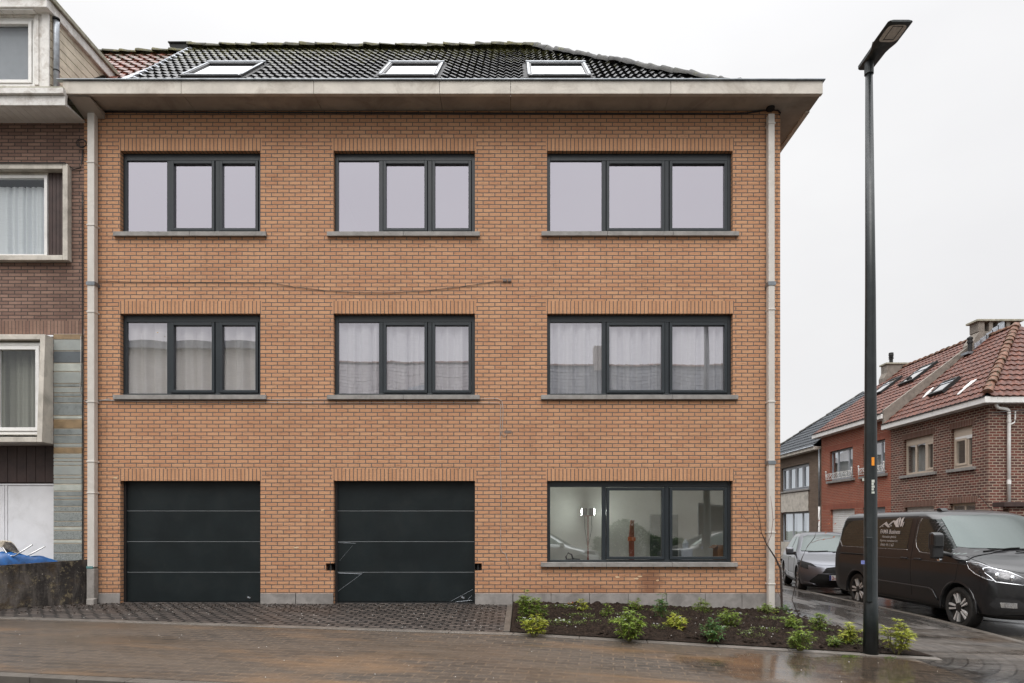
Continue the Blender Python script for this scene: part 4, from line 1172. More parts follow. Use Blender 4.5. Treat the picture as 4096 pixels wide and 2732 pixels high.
# ================================================================ planting
def leafquad(mb, base, d, up, L, W, fold=.25):
    d = d.normalized(); s = d.cross(up).normalized(); n = s.cross(d).normalized()
    p = [base, base+d*L*.45+s*W*.5+n*W*fold, base+d*L-n*L*.12, base+d*L*.45-s*W*.5+n*W*fold, base+d*L*.5]
    i = [mb.pt(q) for q in p]
    mb.face((i[0], i[1], i[4])); mb.face((i[1], i[2], i[4])); mb.face((i[2], i[3], i[4])); mb.face((i[3], i[0], i[4]))
def shrub(px, py, top, wpx, mat, label, seed, stems=9, leaf=.05, orange=0, group='young leafy shrubs in the planting bed'):
    leaf *= 1.2; stems = max(4, int(stems*.8))
    """px,py: photo pixel of the foot on the ground; top: pixel of the top; wpx: width in pixels"""
    rnd = random.Random(seed)
    h = 1.5                                # find the distance of the foot on the sloping ground
    Y = -1.0
    for _ in range(12):
        s = (py-2110)/max(.6, CZ-gz((px-2050)/(FPX/(Y-CY)), Y)-.05); Y = FPX/s+CY
    Y = min(Y, -.12); s = FPX/(Y-CY); X = (px-2050)/s; Z = gz(X, Y)+.03
    H = (py-top)/s; Rr = wpx/2/s
    root = empty('shrub', (X, Y, Z), label, 'shrub', group)
    st = MB(); lf = MB(); og = MB()
    tips = []
    for k in range(stems):
        a = rnd.uniform(0, 2*PI); q = rnd.random()**.6
        hh = H*(1-.42*q*q)*rnd.uniform(.7, 1.0)
        if k == 0: hh, q = H, .12
        e = Vector((X+math.cos(a)*Rr*.8*q, min(Y+math.sin(a)*Rr*.8*q, -.05), Z+hh*.92))
        b = Vector((X+math.cos(a)*.02, Y+math.sin(a)*.02, Z-.02)); m_ = b.lerp(e, .5)+Vector((math.cos(a)*Rr*.12, math.sin(a)*Rr*.12, 0))
        st.tube([b, m_, e], [.007, .0055, .003], 5)
        lo_t = .45 if hh > .3 else .3
        for t in [lo_t+(1-lo_t)*j/6 for j in range(7)]:
            c = (b*(1-t)**2+m_*2*t*(1-t)+e*t*t)
            for _ in range(rnd.choice((1, 2)) if t < .99 else 5):
                az = rnd.uniform(0, 2*PI); out = Vector((math.cos(az), math.sin(az), rnd.uniform(-.15, .5)))
                pet = c+out*rnd.uniform(.015, .04)
                st.tube([c, pet], .0018, 3, caps=False)
                for w in (-.65, 0, .65):
                    d = Matrix.Rotation(w+rnd.uniform(-.15, .15), 3, 'Z') @ out
                    d.z += rnd.uniform(-.35, .25)
                    tgt = og if (orange and rnd.random() < orange and t < .7) else lf
                    leafquad(tgt, pet, d, Vector((0, 0, 1)), leaf*rnd.uniform(.7, 1.25), leaf*rnd.uniform(.26, .36))
    st.build('stems', M['stem_green'], root); lf.build('foliage', M[mat], root)
    if og.v: og.build('orange_foliage', M['leaf_orange'], root)
    return root
S = [ # px, foot y, top y, width, material, label
 (2098, 2478, 2348, 62, 'leaf_mid', 'tallest narrow shrub at the left end of the planting bed', 16, .05, 0),
 (2150, 2480, 2385, 70, 'leaf_mid', 'bushy green shrub just right of the tallest one at the left of the bed', 14, .05, 0),
 (2138, 2532, 2450, 110, 'leaf_lime', 'low bright yellow green shrub at the left front edge of the bed', 15, .05, .02),
 (2330, 2450, 2392, 48, 'leaf_lime', 'small pale shrub against the plinth under the left ground floor pane', 7, .045, 0),
 (2430, 2470, 2405, 44, 'leaf_mid', 'little upright shrub touching the big spreading shrub on its left', 6, .045, 0),
 (2515, 2552, 2425, 150, 'leaf_mid', 'largest spreading shrub in the middle of the bed with bare lower stems', 22, .062, .02),
 (2545, 2445, 2388, 64, 'leaf_mid', 'rounded shrub close to the wall behind the largest spreading one', 9, .045, .05),
 (2650, 2480, 2362, 68, 'leaf_dark', 'dark green shrub with thin pale shoots rising above it near the plinth', 13, .045, 0),
 (2705, 2524, 2452, 88, 'leaf_lime', 'yellow shrub with a few orange leaves in the middle of the bed', 14, .055, .1),
 (2806, 2450, 2388, 82, 'leaf_mid', 'fan shaped shrub against the plinth right of the ground floor window', 10, .045, 0),
 (2848, 2560, 2465, 95, 'leaf_dark', 'dark bushy shrub at the front edge of the bed', 15, .052, .03),
 (2915, 2510, 2430, 105, 'leaf_mid', 'wide light green shrub below the right end of the window sill', 14, .05, 0),
 (3070, 2462, 2408, 92, 'leaf_mid', 'shrub at the foot of the right downpipe with an orange leaf', 12, .045, .04),
 (3142, 2462, 2412, 42, 'leaf_dark', 'tiny shrub at the corner of the plinth beside the sapling', 6, .04, 0),
 (3165, 2520, 2448, 125, 'leaf_mid', 'broad feathery shrub right of the downpipe', 15, .05, 0),
 (3200, 2590, 2500, 110, 'leaf_mid', 'dense shrub at the front edge of the bed before the building corner', 17, .05, 0),
 (3278, 2532, 2444, 88, 'leaf_mid', 'light green shrub at the far right border of the bed by the wet pavement', 12, .052, 0),
 (3395, 2572, 2484, 100, 'leaf_lime', 'loose yellow green shrub just left of the street lamp', 13, .052, 0),
 (3328, 2580, 2540, 60, 'leaf_mid', 'very low shrub between the dense shrub and the street lamp', 7, .045, 0),
 (3588, 2604, 2466, 128, 'leaf_lime', 'tall yellow green shrub right of the street lamp at the tip of the bed', 16, .06, .02),
]
for k, (px, py, tp, w, mt, lb, ns, lf_, og_) in enumerate(S): shrub(px, py, tp, w, mt, lb, 100+k, ns, lf_, og_)
# low ground cover with small white flowers: uncountable
lf = MB(); fl = MB(); rnd = random.Random(31)
spots = []
for k in range(46):
    x = rnd.uniform(.15, 4.4); e = edge_y(x)
    y = rnd.uniform(e+.15, -.25)
    spots.append((x, y, rnd.uniform(.08, .2)))
for x, y, r in spots:
    for _ in range(int(260*r/.15*.5)):
        a = rnd.uniform(0, 2*PI); q = r*rnd.random()**.6
        b = Vector((x+math.cos(a)*q*1.3, y+math.sin(a)*q, bedz(x, y)+rnd.uniform(-.01, .035)))
        d = Vector((math.cos(a+rnd.uniform(-1, 1)), math.sin(a+rnd.uniform(-1, 1)), rnd.uniform(.1, .9)))
        leafquad(lf, b, d, Vector((0, 0, 1)), rnd.uniform(.018, .032), rnd.uniform(.008, .014))
    for _ in range(rnd.choice((0, 1, 2, 4))):
        a = rnd.uniform(0, 2*PI); q = r*rnd.random()
        c = Vector((x+math.cos(a)*q, y+math.sin(a)*q, bedz(x, y)+rnd.uniform(.035, .06)))
        for t in range(5):
            d = Vector((math.cos(t*1.257), math.sin(t*1.257), .35)); leafquad(fl, c, d, Vector((0, 0, 1)), .016, .012)
tag(lf.build('ground_cover', M['leaf_ground'], None), 'low green ground cover plants spread over the dark soil', 'ground cover', kind='stuff')
tag(fl.build('white_flowers', M['petal'], None), 'small white flowers dotted over the ground cover', 'flowers', kind='stuff')
mb = MB()
for _ in range(26):
    c = Vector((fx(2290, -.2)+rnd.uniform(-.09, .09), -.28+rnd.uniform(-.05, .05), bedz(1.1, -.28)+rnd.uniform(-.01, .03)))
    leafquad(mb, c, Vector((rnd.uniform(-1, 1), rnd.uniform(-1, 0), rnd.uniform(0, .6))), Vector((0, 0, 1)), .045, .03)
tag(mb.build('heuchera', M['leaf_red'], None), 'small clump of copper red leaves near the plinth', 'plant')
mb = MB()
for gx, gy, n in ((3392, 2620, 60), (3560, 2626, 30), (3430, 2628, 14)):
    Y = -3.42; s = FPX/(Y-CY); x0 = (gx-2050)/s
    for _ in range(n):
        c = Vector((x0+rnd.uniform(-.07, .07), Y+rnd.uniform(-.03, .03), gz(x0, Y)))
        leafquad(mb, c, Vector((rnd.uniform(-.6, .6), rnd.uniform(-.5, .2), 1)), Vector((0, 1, 0)), rnd.uniform(.02, .05), .006)
tag(mb.build('grass_tuft', M['leaf_ground'], None), 'small grass tufts growing in the joints by the street lamp', 'grass', kind='stuff')

# bare sapling at the corner
SP = empty('sapling', (4.55, -.25, gz(4.5, -.25)), 'thin bare sapling leaning left across the corner downpipe', 'tree')
def Q(px, py, y=-.22): a_, b_ = F(px, py, y); return (a_, y, b_)
mb = MB()
mb.tube([(fx(3128, -.22), -.24, gz(4.5, -.2)-.02), Q(3127, 2420), Q(3126, 2380), Q(3125, 2330), Q(3122, 2275), Q(3102, 2232), Q(3068, 2180), Q(3045, 2130), Q(3038, 2070), Q(3030, 2030), Q(3012, 1985)], [.022, .02, .02, .021, .019, .014, .010, .007, .005, .004, .002], 8)
mb.build('trunk', M['bark_dark'], SP, smooth=True)
mb = MB()
tw = [([(3068, 2180), (3085, 2140), (3092, 2080), (3088, 2030), (3082, 1985)], .004), ([(3045, 2135), (3020, 2110), (2990, 2085), (2962, 2050), (2955, 2030)], .0035),
      ([(3038, 2075), (3010, 2040), (2985, 2010)], .0025), ([(3092, 2080), (3120, 2060), (3138, 2050)], .002), ([(3030, 2030), (3055, 2000), (3060, 1990)], .002),
      ([(2990, 2085), (2965, 2090), (2945, 2080)], .0015), ([(3126, 2400), (3105, 2350), (3112, 2310), (3128, 2290)], .003), ([(3045, 2130), (3028, 2150), (3030, 2180)], .0015)]
for p, r in tw: mb.tube([Q(*q) for q in p], [r*1.2]+[r]*(len(p)-2)+[r*.5], 5)
mb.build('twigs', M['twig_red'], SP, smooth=True)
# second twig rising in front of the grey car
def Q2(px, py, y=-.9): a_, b_ = F(px, py, y); return (a_, y, b_)
SP2 = empty('sapling', (fx(3210, -.9), -.9, gz(4.5, -.9)), 'very thin bare twig sapling rising in front of the grey hatchback', 'tree')
mb = MB()
mb.tube([(4.52, -.9, gz(4.5, -.9)-.01), Q2(3168, 2400), Q2(3190, 2300), Q2(3208, 2232), Q2(3230, 2185), Q2(3258, 2150), Q2(3270, 2110), Q2(3276, 2070), Q2(3282, 2035)], [.006, .006, .006, .006, .005, .005, .004, .003, .0015], 6)
mb.build('trunk', M['bark_dark'], SP2, smooth=True)
mb = MB()
for p, r in (([(3245, 2172), (3275, 2160), (3310, 2155), (3340, 2150)], .003), ([(3270, 2110), (3295, 2090), (3330, 2070)], .002), ([(3265, 2155), (3285, 2150)], .002)):
    mb.tube([Q2(*q) for q in p], r, 5)
mb.build('twigs', M['twig_red'], SP2, smooth=True)
mb = MB()
for px, py in ((3330, 2150), (3322, 2068), (3310, 2098), (3335, 2098), (3298, 2134), (3290, 2160), (3270, 2085)):
    leafquad(mb, Vector(Q2(px, py)), Vector((1, 0, .5)), Vector((0, -1, .3)), .05, .018)
mb.build('dry_leaf', M['leaf_red'], SP2)

# ================================================================ street lamp
LX, LY = (3483-2050)/(FPX/(-3.21-CY)), -3.21
LZ = gz(LX, LY)
LP = empty('street_lamp', (LX, LY, LZ), 'tall dark green street lamp with flat tilted head at the tip of the planting bed', 'street lamp')
mb = MB()
topx = (3476-2050)/(FPX/(-3.21-CY))
ztop = 6.83
segs = [(LX, LZ-.02, .084), (LX, LZ+.62, .081), (LX-.001, LZ+.63, .076), (LX-.002, 2.2, .070), (LX-.004, 4.2, .058), (topx, ztop, .040)]
mb.tube([(x, LY, z) for x, z, r in segs], [r for *_, r in segs], 28)
pole = mb.build('pole', M['pole_green'], LP, smooth=True)
mb = MB(); mb.box(LX-.093, LX-.02, LY-.088, LY-.03, LZ+.64, LZ+1.42); mb.build('access_hatch', M['pole_green'], pole, bevel=.01, fixn=True)
def on_pole(name, px0, px1, py0, py1, rad, mat):
    mb = MB(); s = FPX/(LY-rad-CY); A, Bq = [], []
    x0, x1 = (px0-2050)/s, (px1-2050)/s; z0, z1 = CZ+(2110-py1)/s, CZ+(2110-py0)/s
    for k in range(7):
        x = x0+(x1-x0)*k/6; t = max(-1, min(1, (x-LX)/rad)); y = LY-math.sqrt(max(0, 1-t*t))*rad-.003
        A.append(mb.pt((x, y, z0))); Bq.append(mb.pt((x, y, z1)))
    for k in range(6): mb.face((A[k], A[k+1], Bq[k+1], Bq[k]))
    mb.build(name, M[mat], pole, smooth=True)
on_pole('orange_marker', 3487, 3497, 1829, 1862, .073, 'orange_sticker')
on_pole('blue_sticker', 3458, 3475, 2243, 2258, .081, 'blue_sticker')
for k, (a, b) in enumerate(((1919, 1930), (1931, 1940), (1942, 1951), (1953, 1962), (1966, 1974))): on_pole('worn_label', 3487, 3498-k % 2*3, a, b, .075, 'pale_sticker')
on_pole('worn_patch', 3462, 3470, 1912, 1922, .075, 'pale_sticker')
mb = MB(); mb.tube([(topx, LY, ztop-.05), (topx, LY, ztop+.13)], .052, 20); mb.build('collar', M['lamp_housing'], LP, bevel=.004)
# head: a narrow neck widening into a flat lamp plate, pointing over the street
hd = [(.12, .088), (-.05, .092), (-.15, .094), (-.21, .108), (-.28, .134), (-.31, .139), (-.60, .139), (-.618, .122)]
cxh = topx+.02
mb = MB(); rows_ = []
for k, (dy, w) in enumerate(hd):
    zb = 6.92+(-dy)*.03
    th = .085 if dy > -.2 else (.022 if dy < -.30 else .06)
    xc = cxh
    y = LY+dy
    prof = [(-w, .012), (-w+.02, 0), (w-.02, 0), (w, .012), (w, th*.6), (w*.7, th), (-w*.7, th), (-w, th*.6)]
    rows_.append([mb.pt((xc+a, y, zb+b)) for a, b in prof])
for A, Bq in zip(rows_, rows_[1:]):
    for k in range(8): mb.face((A[k], A[(k+1) % 8], Bq[(k+1) % 8], Bq[k]))
mb.face(rows_[0]); mb.face(rows_[-1][::-1])
head = mb.build('lamp_head', M['lamp_housing'], LP, fixn=True, auto=35)
mb = MB(); pts = []
x0 = cxh; w = .108; HC = LY-.455
for k in range(24):
    t = 2*PI*k/24; c_, s_ = math.cos(t), math.sin(t)
    pts.append((x0+w*math.copysign(abs(c_)**.45, c_), HC+.125*math.copysign(abs(s_)**.45, s_)))
mb.face([mb.pt((x, y, 6.92-(y-LY)*.03-.004)) for x, y in pts])
mb.face([mb.pt((x, y, 6.92-(y-LY)*.03+.006)) for x, y in pts][::-1])
gl = mb.build('lamp_glass', M['lamp_glass'], head)
mb = MB()
for q in ((-.06, .06, -.86, -.85), (-.06, .06, -.67, -.66), (-.06, -.052, -.85, -.67), (.052, .06, -.85, -.67)):
    i = [mb.pt((x0+a, LY+b+.295, 6.92-(b+.295)*.03-.0065)) for a, b in ((q[0], q[2]), (q[1], q[2]), (q[1], q[3]), (q[0], q[3]))]; mb.face(i)
mb.build('led_frame', M['rubber'], gl)
# ================================================================ the houses across the side street
HX = 14.5
TS = T_SIDE(HX)
def hpx(px, py):          # point of the facade plane x=HX seen at a photo pixel -> (y, z)
    s = (px-2050)/HX
    return FPX/s+CY, CZ+(2110-py)/s
def house(name, label, y0, y1, zt, wallmat, soldier, openings, solid_bands=(), base=-.35):
    H = empty(name, (HX, (y0+y1)/2, base), label, 'house')
    mb = MB(); mb.T = TS
    holes = []
    for (ya, yb, za, zb, lt) in openings:
        holes.append((ya, yb, za, zb, 1))
        if lt: holes.append((ya-.1, yb+.1, zb, zb+lt, 0))
    for (ya, yb, za, zb) in solid_bands: holes.append((ya, yb, za, zb, 0))
    wall(mb, y0, y1, base, zt, holes, .12)
    mb.T = None
    for y in (y0, y1): mb.poly([(HX, y, base), (HX+7.7, y, base), (HX+7.7, y, zt), (HX, y, zt)])
    mb.poly([(HX+7.7, y0, base), (HX+7.7, y1, base), (HX+7.7, y1, zt), (HX+7.7, y0, zt)])
    mb.build('wall', M[wallmat], H)
    for (ya, yb, za, zb, lt) in openings:
        if lt: lintel(TS, ya-.1, yb+.1, zb, zb+lt, .12, M[soldier], H)
    for (ya, yb, za, zb) in solid_bands:
        lintel(TS, ya, yb, za, zb, .0, M[soldier], H, 'soldier_band')
    return H
HB = -.27
# ---- dark brick corner house
H3 = house('corner_house', 'dark brick corner house with hipped red tile roof and cream windows', 8.75, 13.85, 5.12, 'brick_dark', 'brick_dark_soldier',
    [(11.34, 13.04, 3.23, 4.55, .2), (9.44, 10.44, 3.23, 4.55, .2), (11.3, 13.0, HB, 2.05, .2), (9.3, 10.5, 1.0, 2.1, .2)])
window(TS, 11.34, 13.04, 3.23, 4.55, H3, recess=.10, splits=((0, .32, 1), (.32, .66, 0), (.66, 1, 0)), fw=.07, top=.25, bot=.09, mat='tan_frame', gl='glass_house', mull=.10, sash=.07,
       sill=(11.14, 13.24, 3.23, .10, .07, 1))
window(TS, 9.44, 10.44, 3.23, 4.55, H3, recess=.10, splits=((0, .33, 0), (.33, 1, 1)), fw=.07, top=.34, bot=.09, mat='tan_frame', gl='glass_house', mull=.08, sash=.07,
       sill=(9.28, 10.6, 3.23, .10, .07, 1))
mb = MB(); mb.T = TS; mb.box(9.52, 10.36, -.11, -.085, 4.16, 4.27); mb.build('roller_shutter', M['white_paint'], H3, fixn=True)
mb = MB(); mb.T = TS
for k in range(28): mb.box(11.3, 13.0, -.13, -.115+.0, HB+k*.083, HB+k*.083+.075)
mb.build('garage_shutter', M['white_paint'], H3, fixn=True)
window(TS, 9.3, 10.5, 1.0, 2.1, H3, recess=.1, splits=((0, .5, 0), (.5, 1, 0)), mat='tan_frame', gl='glass_house')
for q in ((11.0, 13.3), (9.2, 10.8)): room(TS, q[0], q[1], 2.6, 4.9, H3, near=-.2, deep=-3)
# front side wall (facing the camera) with a downpipe
mb = MB(); mb.poly([(HX+.005, 8.745, -.35), (HX+7.7, 8.745, -.35), (HX+7.7, 8.745, 5.12), (HX+.005, 8.745, 5.12)]); mb.build('gable_wall', M['brick_dark'], H3)
def eave(H, y0, y1, z0, z1, mat, xo=.32, ret=None):
    mb = MB(); mb.box(HX-xo, HX+.05, y0, y1, z0, z1)
    if ret: mb.box(HX+.052, HX+7.9, ret-.30, ret, z0, z1)
    mb.build('eave', M[mat], H, bevel=.01, fixn=True)
    mb = MB(); mb.box(HX-xo-.03, HX+.02, y0+.01, y1-.01, z1+.002, z1+.03); mb.build('gutter_edge', M['chip_dark'], H, fixn=True)
eave(H3, 8.44, 13.95, 5.06, 5.24, 'white_paint', ret=8.745)
def side_roof(name, H, y0, y1, xe, ze, slope, xr, mat, lo=None, hi=None, holes=(), **kw):
    sl_ = math.hypot(1, slope); L = (xr-xe)*sl_
    return tiled_roof(name, H, (xe, 0, ze), (0, 1, 0), (1, 0, slope), int(L/.34)+1, lo or (lambda v: y0), hi or (lambda v: y1), mat,
                      period=.22, amp=.035, step=.035, rowlen=.34, du=.044, vmax=L, holes=holes, **kw)
s3, s2, s1 = .84, .754, .80
sl3, sl2, sl1 = math.hypot(1, s3), math.hypot(1, s2), math.hypot(1, s1)
XEV = 14.2
side_roof('roof', H3, 8.44, 13.85, XEV, 5.24, s3, 18.2, 'tile_red', lo=lambda v: 8.44+v/sl3)
tiled_roof('hip_roof', H3, (0, 8.44, 5.24), (1, 0, 0), (0, 1, s3), int(4.0*sl3/.34)+1, lambda v: XEV+v/sl3, lambda v: 22.2-v/sl3, 'tile_red', period=.22, amp=.035, step=.035, rowlen=.34, du=.044, vmax=4.0*sl3)
ridge('hip_tiles', H3, (XEV+.1, 8.54, 5.24+.14), (18.2, 12.44, 5.24+s3*4+.04), 'ridge_red', r=.105, seg=.36, taper=.03)
ridge('ridge_tiles', H3, (18.2, 12.4, 5.24+s3*4), (18.2, 13.85, 5.24+s3*4), 'ridge_red', r=.11, seg=.36)
mb = MB(); mb.poly([(18.2, 12.44, 8.6), (18.2, 13.85, 8.6), (22.2, 13.85, 5.24), (22.2, 8.44, 5.24)]); mb.build('rear_roof', M['tile_red'], H3)
xp, yp = 15.06, 8.66
mb = MB(); mb.tube([(HX+.12, 8.60, 5.06), (HX+.14, 8.60, 4.98), (HX+.2, 8.62, 4.93), (HX+.5, yp, 4.90), (xp-.02, yp, 4.86), (xp, yp, 4.78), (xp, yp, 4.6), (xp, yp, 1.4)], .05, 12)
dp = mb.build('downpipe', M['white_paint'], H3, smooth=True)
mb = MB(); mb.tube([(xp, yp, 2.62), (xp, yp, 2.75)], .058, 12); mb.tube([(xp, yp, 4.5), (xp, yp, 4.56)], .06, 12)
mb.tube([(xp+.06, yp, 4.44), (xp+.17, yp, 4.50), (xp+.19, yp, 4.6), (xp+.19, yp, 4.85)], .022, 8); mb.build('pipe_joint', M['white_paint'], dp)
# roof light, roof slot vents, flue
def roof_light(H, ya, yb, ta, tb, ze, s, blind=True):
    sl_ = math.hypot(1, s)
    def T(u, h, t): return (XEV+t-h*s/sl_, u, ze+s*t+h/sl_)
    mb = MB(); mb.T = T
    for q in ((ya, ya+.07, ta, tb), (yb-.07, yb, ta, tb), (ya+.07, yb-.07, ta, ta+.07), (ya+.07, yb-.07, tb-.07, tb)): mb.box(q[0], q[1], -.03, .15, q[2], q[3])
    fr = mb.build('roof_window', M['rubber'], H, fixn=True)
    mb = MB(); mb.T = T; mb.box(ya+.06, yb-.06, .12, .13, ta+.06, tb-.06); mb.build('pane', M['glass_roof'], fr, fixn=True)
    mb = MB(); mb.T = T; mb.box(ya+.06, yb-.06, .132, .15, (ta+tb)/2+.12, (ta+tb)/2+.16); mb.build('hinge_bar', M['zinc_pale'], fr, fixn=True)
roof_light(H3, 11.64, 12.44, .88, 1.5, 5.24, s3)
mb = MB()
for px, py in ((3710, 1583), (3720, 1570), (3851, 1570), (3862, 1560), (3875, 1545), (3888, 1540)):
    r_ = (2110-py)/(px-2050); t = (r_*XEV-3.93)/(s3-r_); x = XEV+t; y = FPX*x/(px-2050)+CY; z = 5.24+s3*t
    mb.prism([(x-.16, z-.134+.06), (x+.12, z+.10+.06), (x+.12, z+.13+.06), (x-.16, z-.104+.06)], 'y', y-.05, y+.05)
mb.build('vent_tile', M['white_paint'], H3, fixn=True)
x, y, z = 17.32, 13.55, 5.24+s3*3.12
mb = MB(); mb.lathe([(.075, -.25), (.075, .42), (.10, .43), (.10, .5), (.085, .51), (.085, .56), (.10, .57), (.10, .63), (.03, .68)], (x, y, z), 'z', 16)
mb.build('flue', M['rubber'], H3, smooth=False)
mb = MB(); mb.box(x-.22, x+.16, y-.2, y+.2, z-.02, z+.07); mb.build('flue_flashing', M['zinc'], H3, fixn=True)
# parapet strip between the two roofs and the big chimney
mb = MB()
def s_strip(mb, xa, xb, y, w, z0, s, h):
    n = 22
    for k in range(n):
        a = xa+(xb-xa)*k/n; b = xa+(xb-xa)*(k+1)/n
        mb.prism([(a, z0+s*(a-XEV)-.6), (b, z0+s*(b-XEV)-.6), (b, z0+s*(b-XEV)+h), (a, z0+s*(a-XEV)+h+noise.noise(Vector((a*5, 0, 0)))*.015)], 'y', y-w/2, y+w/2)
s_strip(mb, XEV+.05, 18.2, 13.93, .14, 5.68, s2, .10)
mb.build('parapet', M['old_render'], H3, fixn=True)
mb = MB()
zc = 9.22
mb.prism([(17.45, 7.9), (19.3, 7.9), (19.3, zc-.45), (17.75, zc-.45), (17.45, 8.3)], 'y', 13.65, 14.15)
mb.box(17.72, 17.95, 13.65, 14.15, zc-.449, zc-.08)
for k in range(4): mb.box(18.12+k*.33, 18.27+k*.33, 13.65, 14.15, zc-.449, zc-.08)
mb.box(17.951, 19.26, 13.85, 13.95, zc-.449, zc-.08)
ch = mb.build('chimney', M['old_render'], H3, fixn=True, bevel=.01)
mb = MB(); mb.box(17.62, 19.4, 13.58, 14.22, zc-.078, zc); mb.build('chimney_cap', M['mossy_trim'], ch, bevel=.01, fixn=True)
mb = MB(); 
for k in range(5): mb.prism([(17.55+k*.22, 8.05+k*.185), (17.8+k*.22, 8.05+k*.185), (17.8+k*.22, 8.45+k*.185), (17.55+k*.22, 8.3+k*.185)], 'y', 13.62, 13.648)
mb.build('lead_flashing', M['zinc_pale'], ch, fixn=True)
# ---- red brick middle house
H2 = house('red_brick_house', 'red brick terraced house with white wrought iron window guards', 13.851, 19.45, 5.52, 'brick_red', 'brick_red_soldier',
    [(16.64, 18.64, 3.42, 4.76, 0), (14.24, 15.84, 3.42, 4.76, 0), (16.5, 18.6, HB, 2.12, 0), (14.24, 15.84, HB, 2.12, 0)],
    [(13.95, 19.1, 4.76, 5.0), (13.86, 19.3, 2.12, 2.38)])
for q in ((16.64, 18.64), (14.24, 15.84)):
    window(TS, q[0], q[1], 3.42, 4.76, H2, recess=.10, splits=((0, .25, 0), (.25, .72, 0), (.72, 1, 0)), fw=.06, top=.07, bot=.08, mat='grey_frame', gl='glass_house', mull=.09,
           sill=(q[0]-.18, q[1]+.18, 3.42, .10, .10, 1))
    # wrought iron guard: two rails and scrolls
    mb = MB(); mb.T = TS
    a, b = q[0]-.12, q[1]+.12; dd = .12
    for z in (3.50, 3.74): mb.tube([(a, dd, z), (b, dd, z)], .014, 6)
    for y in (a, b): mb.tube([(y, dd, 3.44), (y, dd, 3.82)], .016, 6); mb.lathe([(.01, 3.80), (.035, 3.83), (.035, 3.86), (.01, 3.89)], (y, dd, 0), 'z', 8)
    n = 7; w = (b-a)/n
    for k in range(n):
        c = a+w*(k+.5); sg = 1 if k % 2 else -1
        mb.tube([(c+sg*w*.42*math.cos(t/12*PI*1.5-.4)*(1-.02*t), dd, 3.62+.10*math.sin(t/12*PI*1.5-.4)*(1-.02*t)) for t in range(13)], .010, 5)
        mb.tube([(c-w*.4, dd, 3.50), (c, dd, 3.62), (c+w*.4, dd, 3.74)], .008, 5)
    mb.box(a, a+.02, -.0, dd, 3.50, 3.52); mb.box(b-.02, b, -.0, dd, 3.50, 3.52)
    mb.build('window_guard', M['white_paint'], H2, smooth=True)
    room(TS, q[0]-.2, q[1]+.2, 2.9, 5.0, H2, near=-.2, deep=-3)
mb = MB(); mb.T = TS
for k in range(29): mb.box(16.5, 18.6, -.13, -.115, HB+k*.083, HB+k*.083+.075)
mb.build('garage_shutter', M['white_paint'], H2, fixn=True)
mb = MB(); mb.T = TS; mb.box(14.24, 15.84, -.13, -.11, HB, 2.12); mb.build('front_door', M['grey_frame'], H2, fixn=True)
eave(H2, 13.95, 19.75, 5.50, 5.68, 'white_paint')
side_roof('roof', H2, 14.0, 19.6, XEV, 5.68, s2, 18.3, 'tile_red')
ridge('ridge_tiles', H2, (18.3, 13.9, 5.68+s2*4.1+.02), (18.3, 19.5, 5.68+s2*4.1+.02), 'ridge_red', r=.10, seg=.36, taper=.035)
mb = MB(); mb.poly([(18.3, 13.9, 8.75), (18.3, 19.5, 8.75), (22.4, 19.5, 5.6), (22.4, 13.9, 5.6)]); mb.build('rear_roof', M['tile_red'], H2)
roof_light(H2, 15.05, 16.05, 1.94, 2.95, 5.68, s2); roof_light(H2, 17.25, 18.2, 1.9, 2.85, 5.68, s2)
mb = MB(); mb.prism([(17.35, 7.7), (18.95, 7.7), (18.95, 8.92), (17.46, 8.92), (17.46, 8.55), (17.35, 8.3)], 'y', 19.25, 19.75)
ch = mb.build('chimney', M['old_render'], H2, bevel=.015, fixn=True)
mb = MB(); mb.box(17.40, 19.0, 19.2, 19.8, 8.922, 9.0); mb.build('chimney_cap', M['mossy_trim'], ch, bevel=.01, fixn=True)
mb = MB(); mb.lathe([(.08, 0), (.08, .22), (.12, .24), (.08, .27), (.12, .31), (.08, .34), (.11, .38), (.10, .52), (.03, .53)], (17.8, 19.5, 9.0), 'z', 14); mb.build('chimney_pot', M['rubber'], ch)
# ---- grey-brown far house
H1 = house('slate_roof_house', 'grey brown brick house with dark slate coloured roof beside the red brick one', 19.452, 26.4, 5.06, 'brick_grey_brown', 'brick_grey_brown',
    [(20.72, 24.0, 3.22, 4.48, 0), (20.72, 24.0, HB, 2.10, 0)])
window(TS, 20.72, 24.0, 3.22, 4.48, H1, recess=.10, splits=((0, .25, 1), (.25, .5, 1), (.5, .75, 1), (.75, 1, 1)), fw=.06, top=.08, bot=.08, mat='grey_frame', gl='glass_house', mull=.09, sash=.05,
       sill=(20.62, 24.2, 3.22, .08, .08, 1))
window(TS, 20.72, 24.0, .55, 2.10, H1, recess=.10, splits=((0, .28, 0), (.28, .62, 0), (.62, 1, 0)), fw=.06, top=.08, bot=.08, mat='grey_frame', gl='glass_house', mull=.12)
for z0, z1 in ((3.0, 4.7), (.3, 2.3)): room(TS, 20.5, 24.2, z0, z1, H1, near=-.2, deep=-3)
mb = MB(); mb.T = TS; mb.box(20.75, 23.97, .012, .03, 2.12, 3.10); mb.box(20.72, 24.0, -.1, .02, HB, .54); mb.build('stone_panel', M['concrete_light'], H1, bevel=.005, fixn=True)
mb = MB(); mb.box(HX-.30, HX+.05, 19.55, 26.7, 4.98, 5.14); mb.build('eave', M['concrete_light'], H1, bevel=.02, fixn=True)
mb = MB(); mb.tube([(HX-.32, 19.6, 5.16), (HX-.32, 26.7, 5.16)], .035, 8); mb.build('gutter', M['zinc_pale'], H1, smooth=True)
L1 = 3.9*sl1
side_roof('roof', H1, 19.5, 26.9, XEV, 5.14, s1, 18.1, 'tile_slate', lo=lambda v: 19.62, hi=lambda v: 26.8-(v/sl1)*1.10)
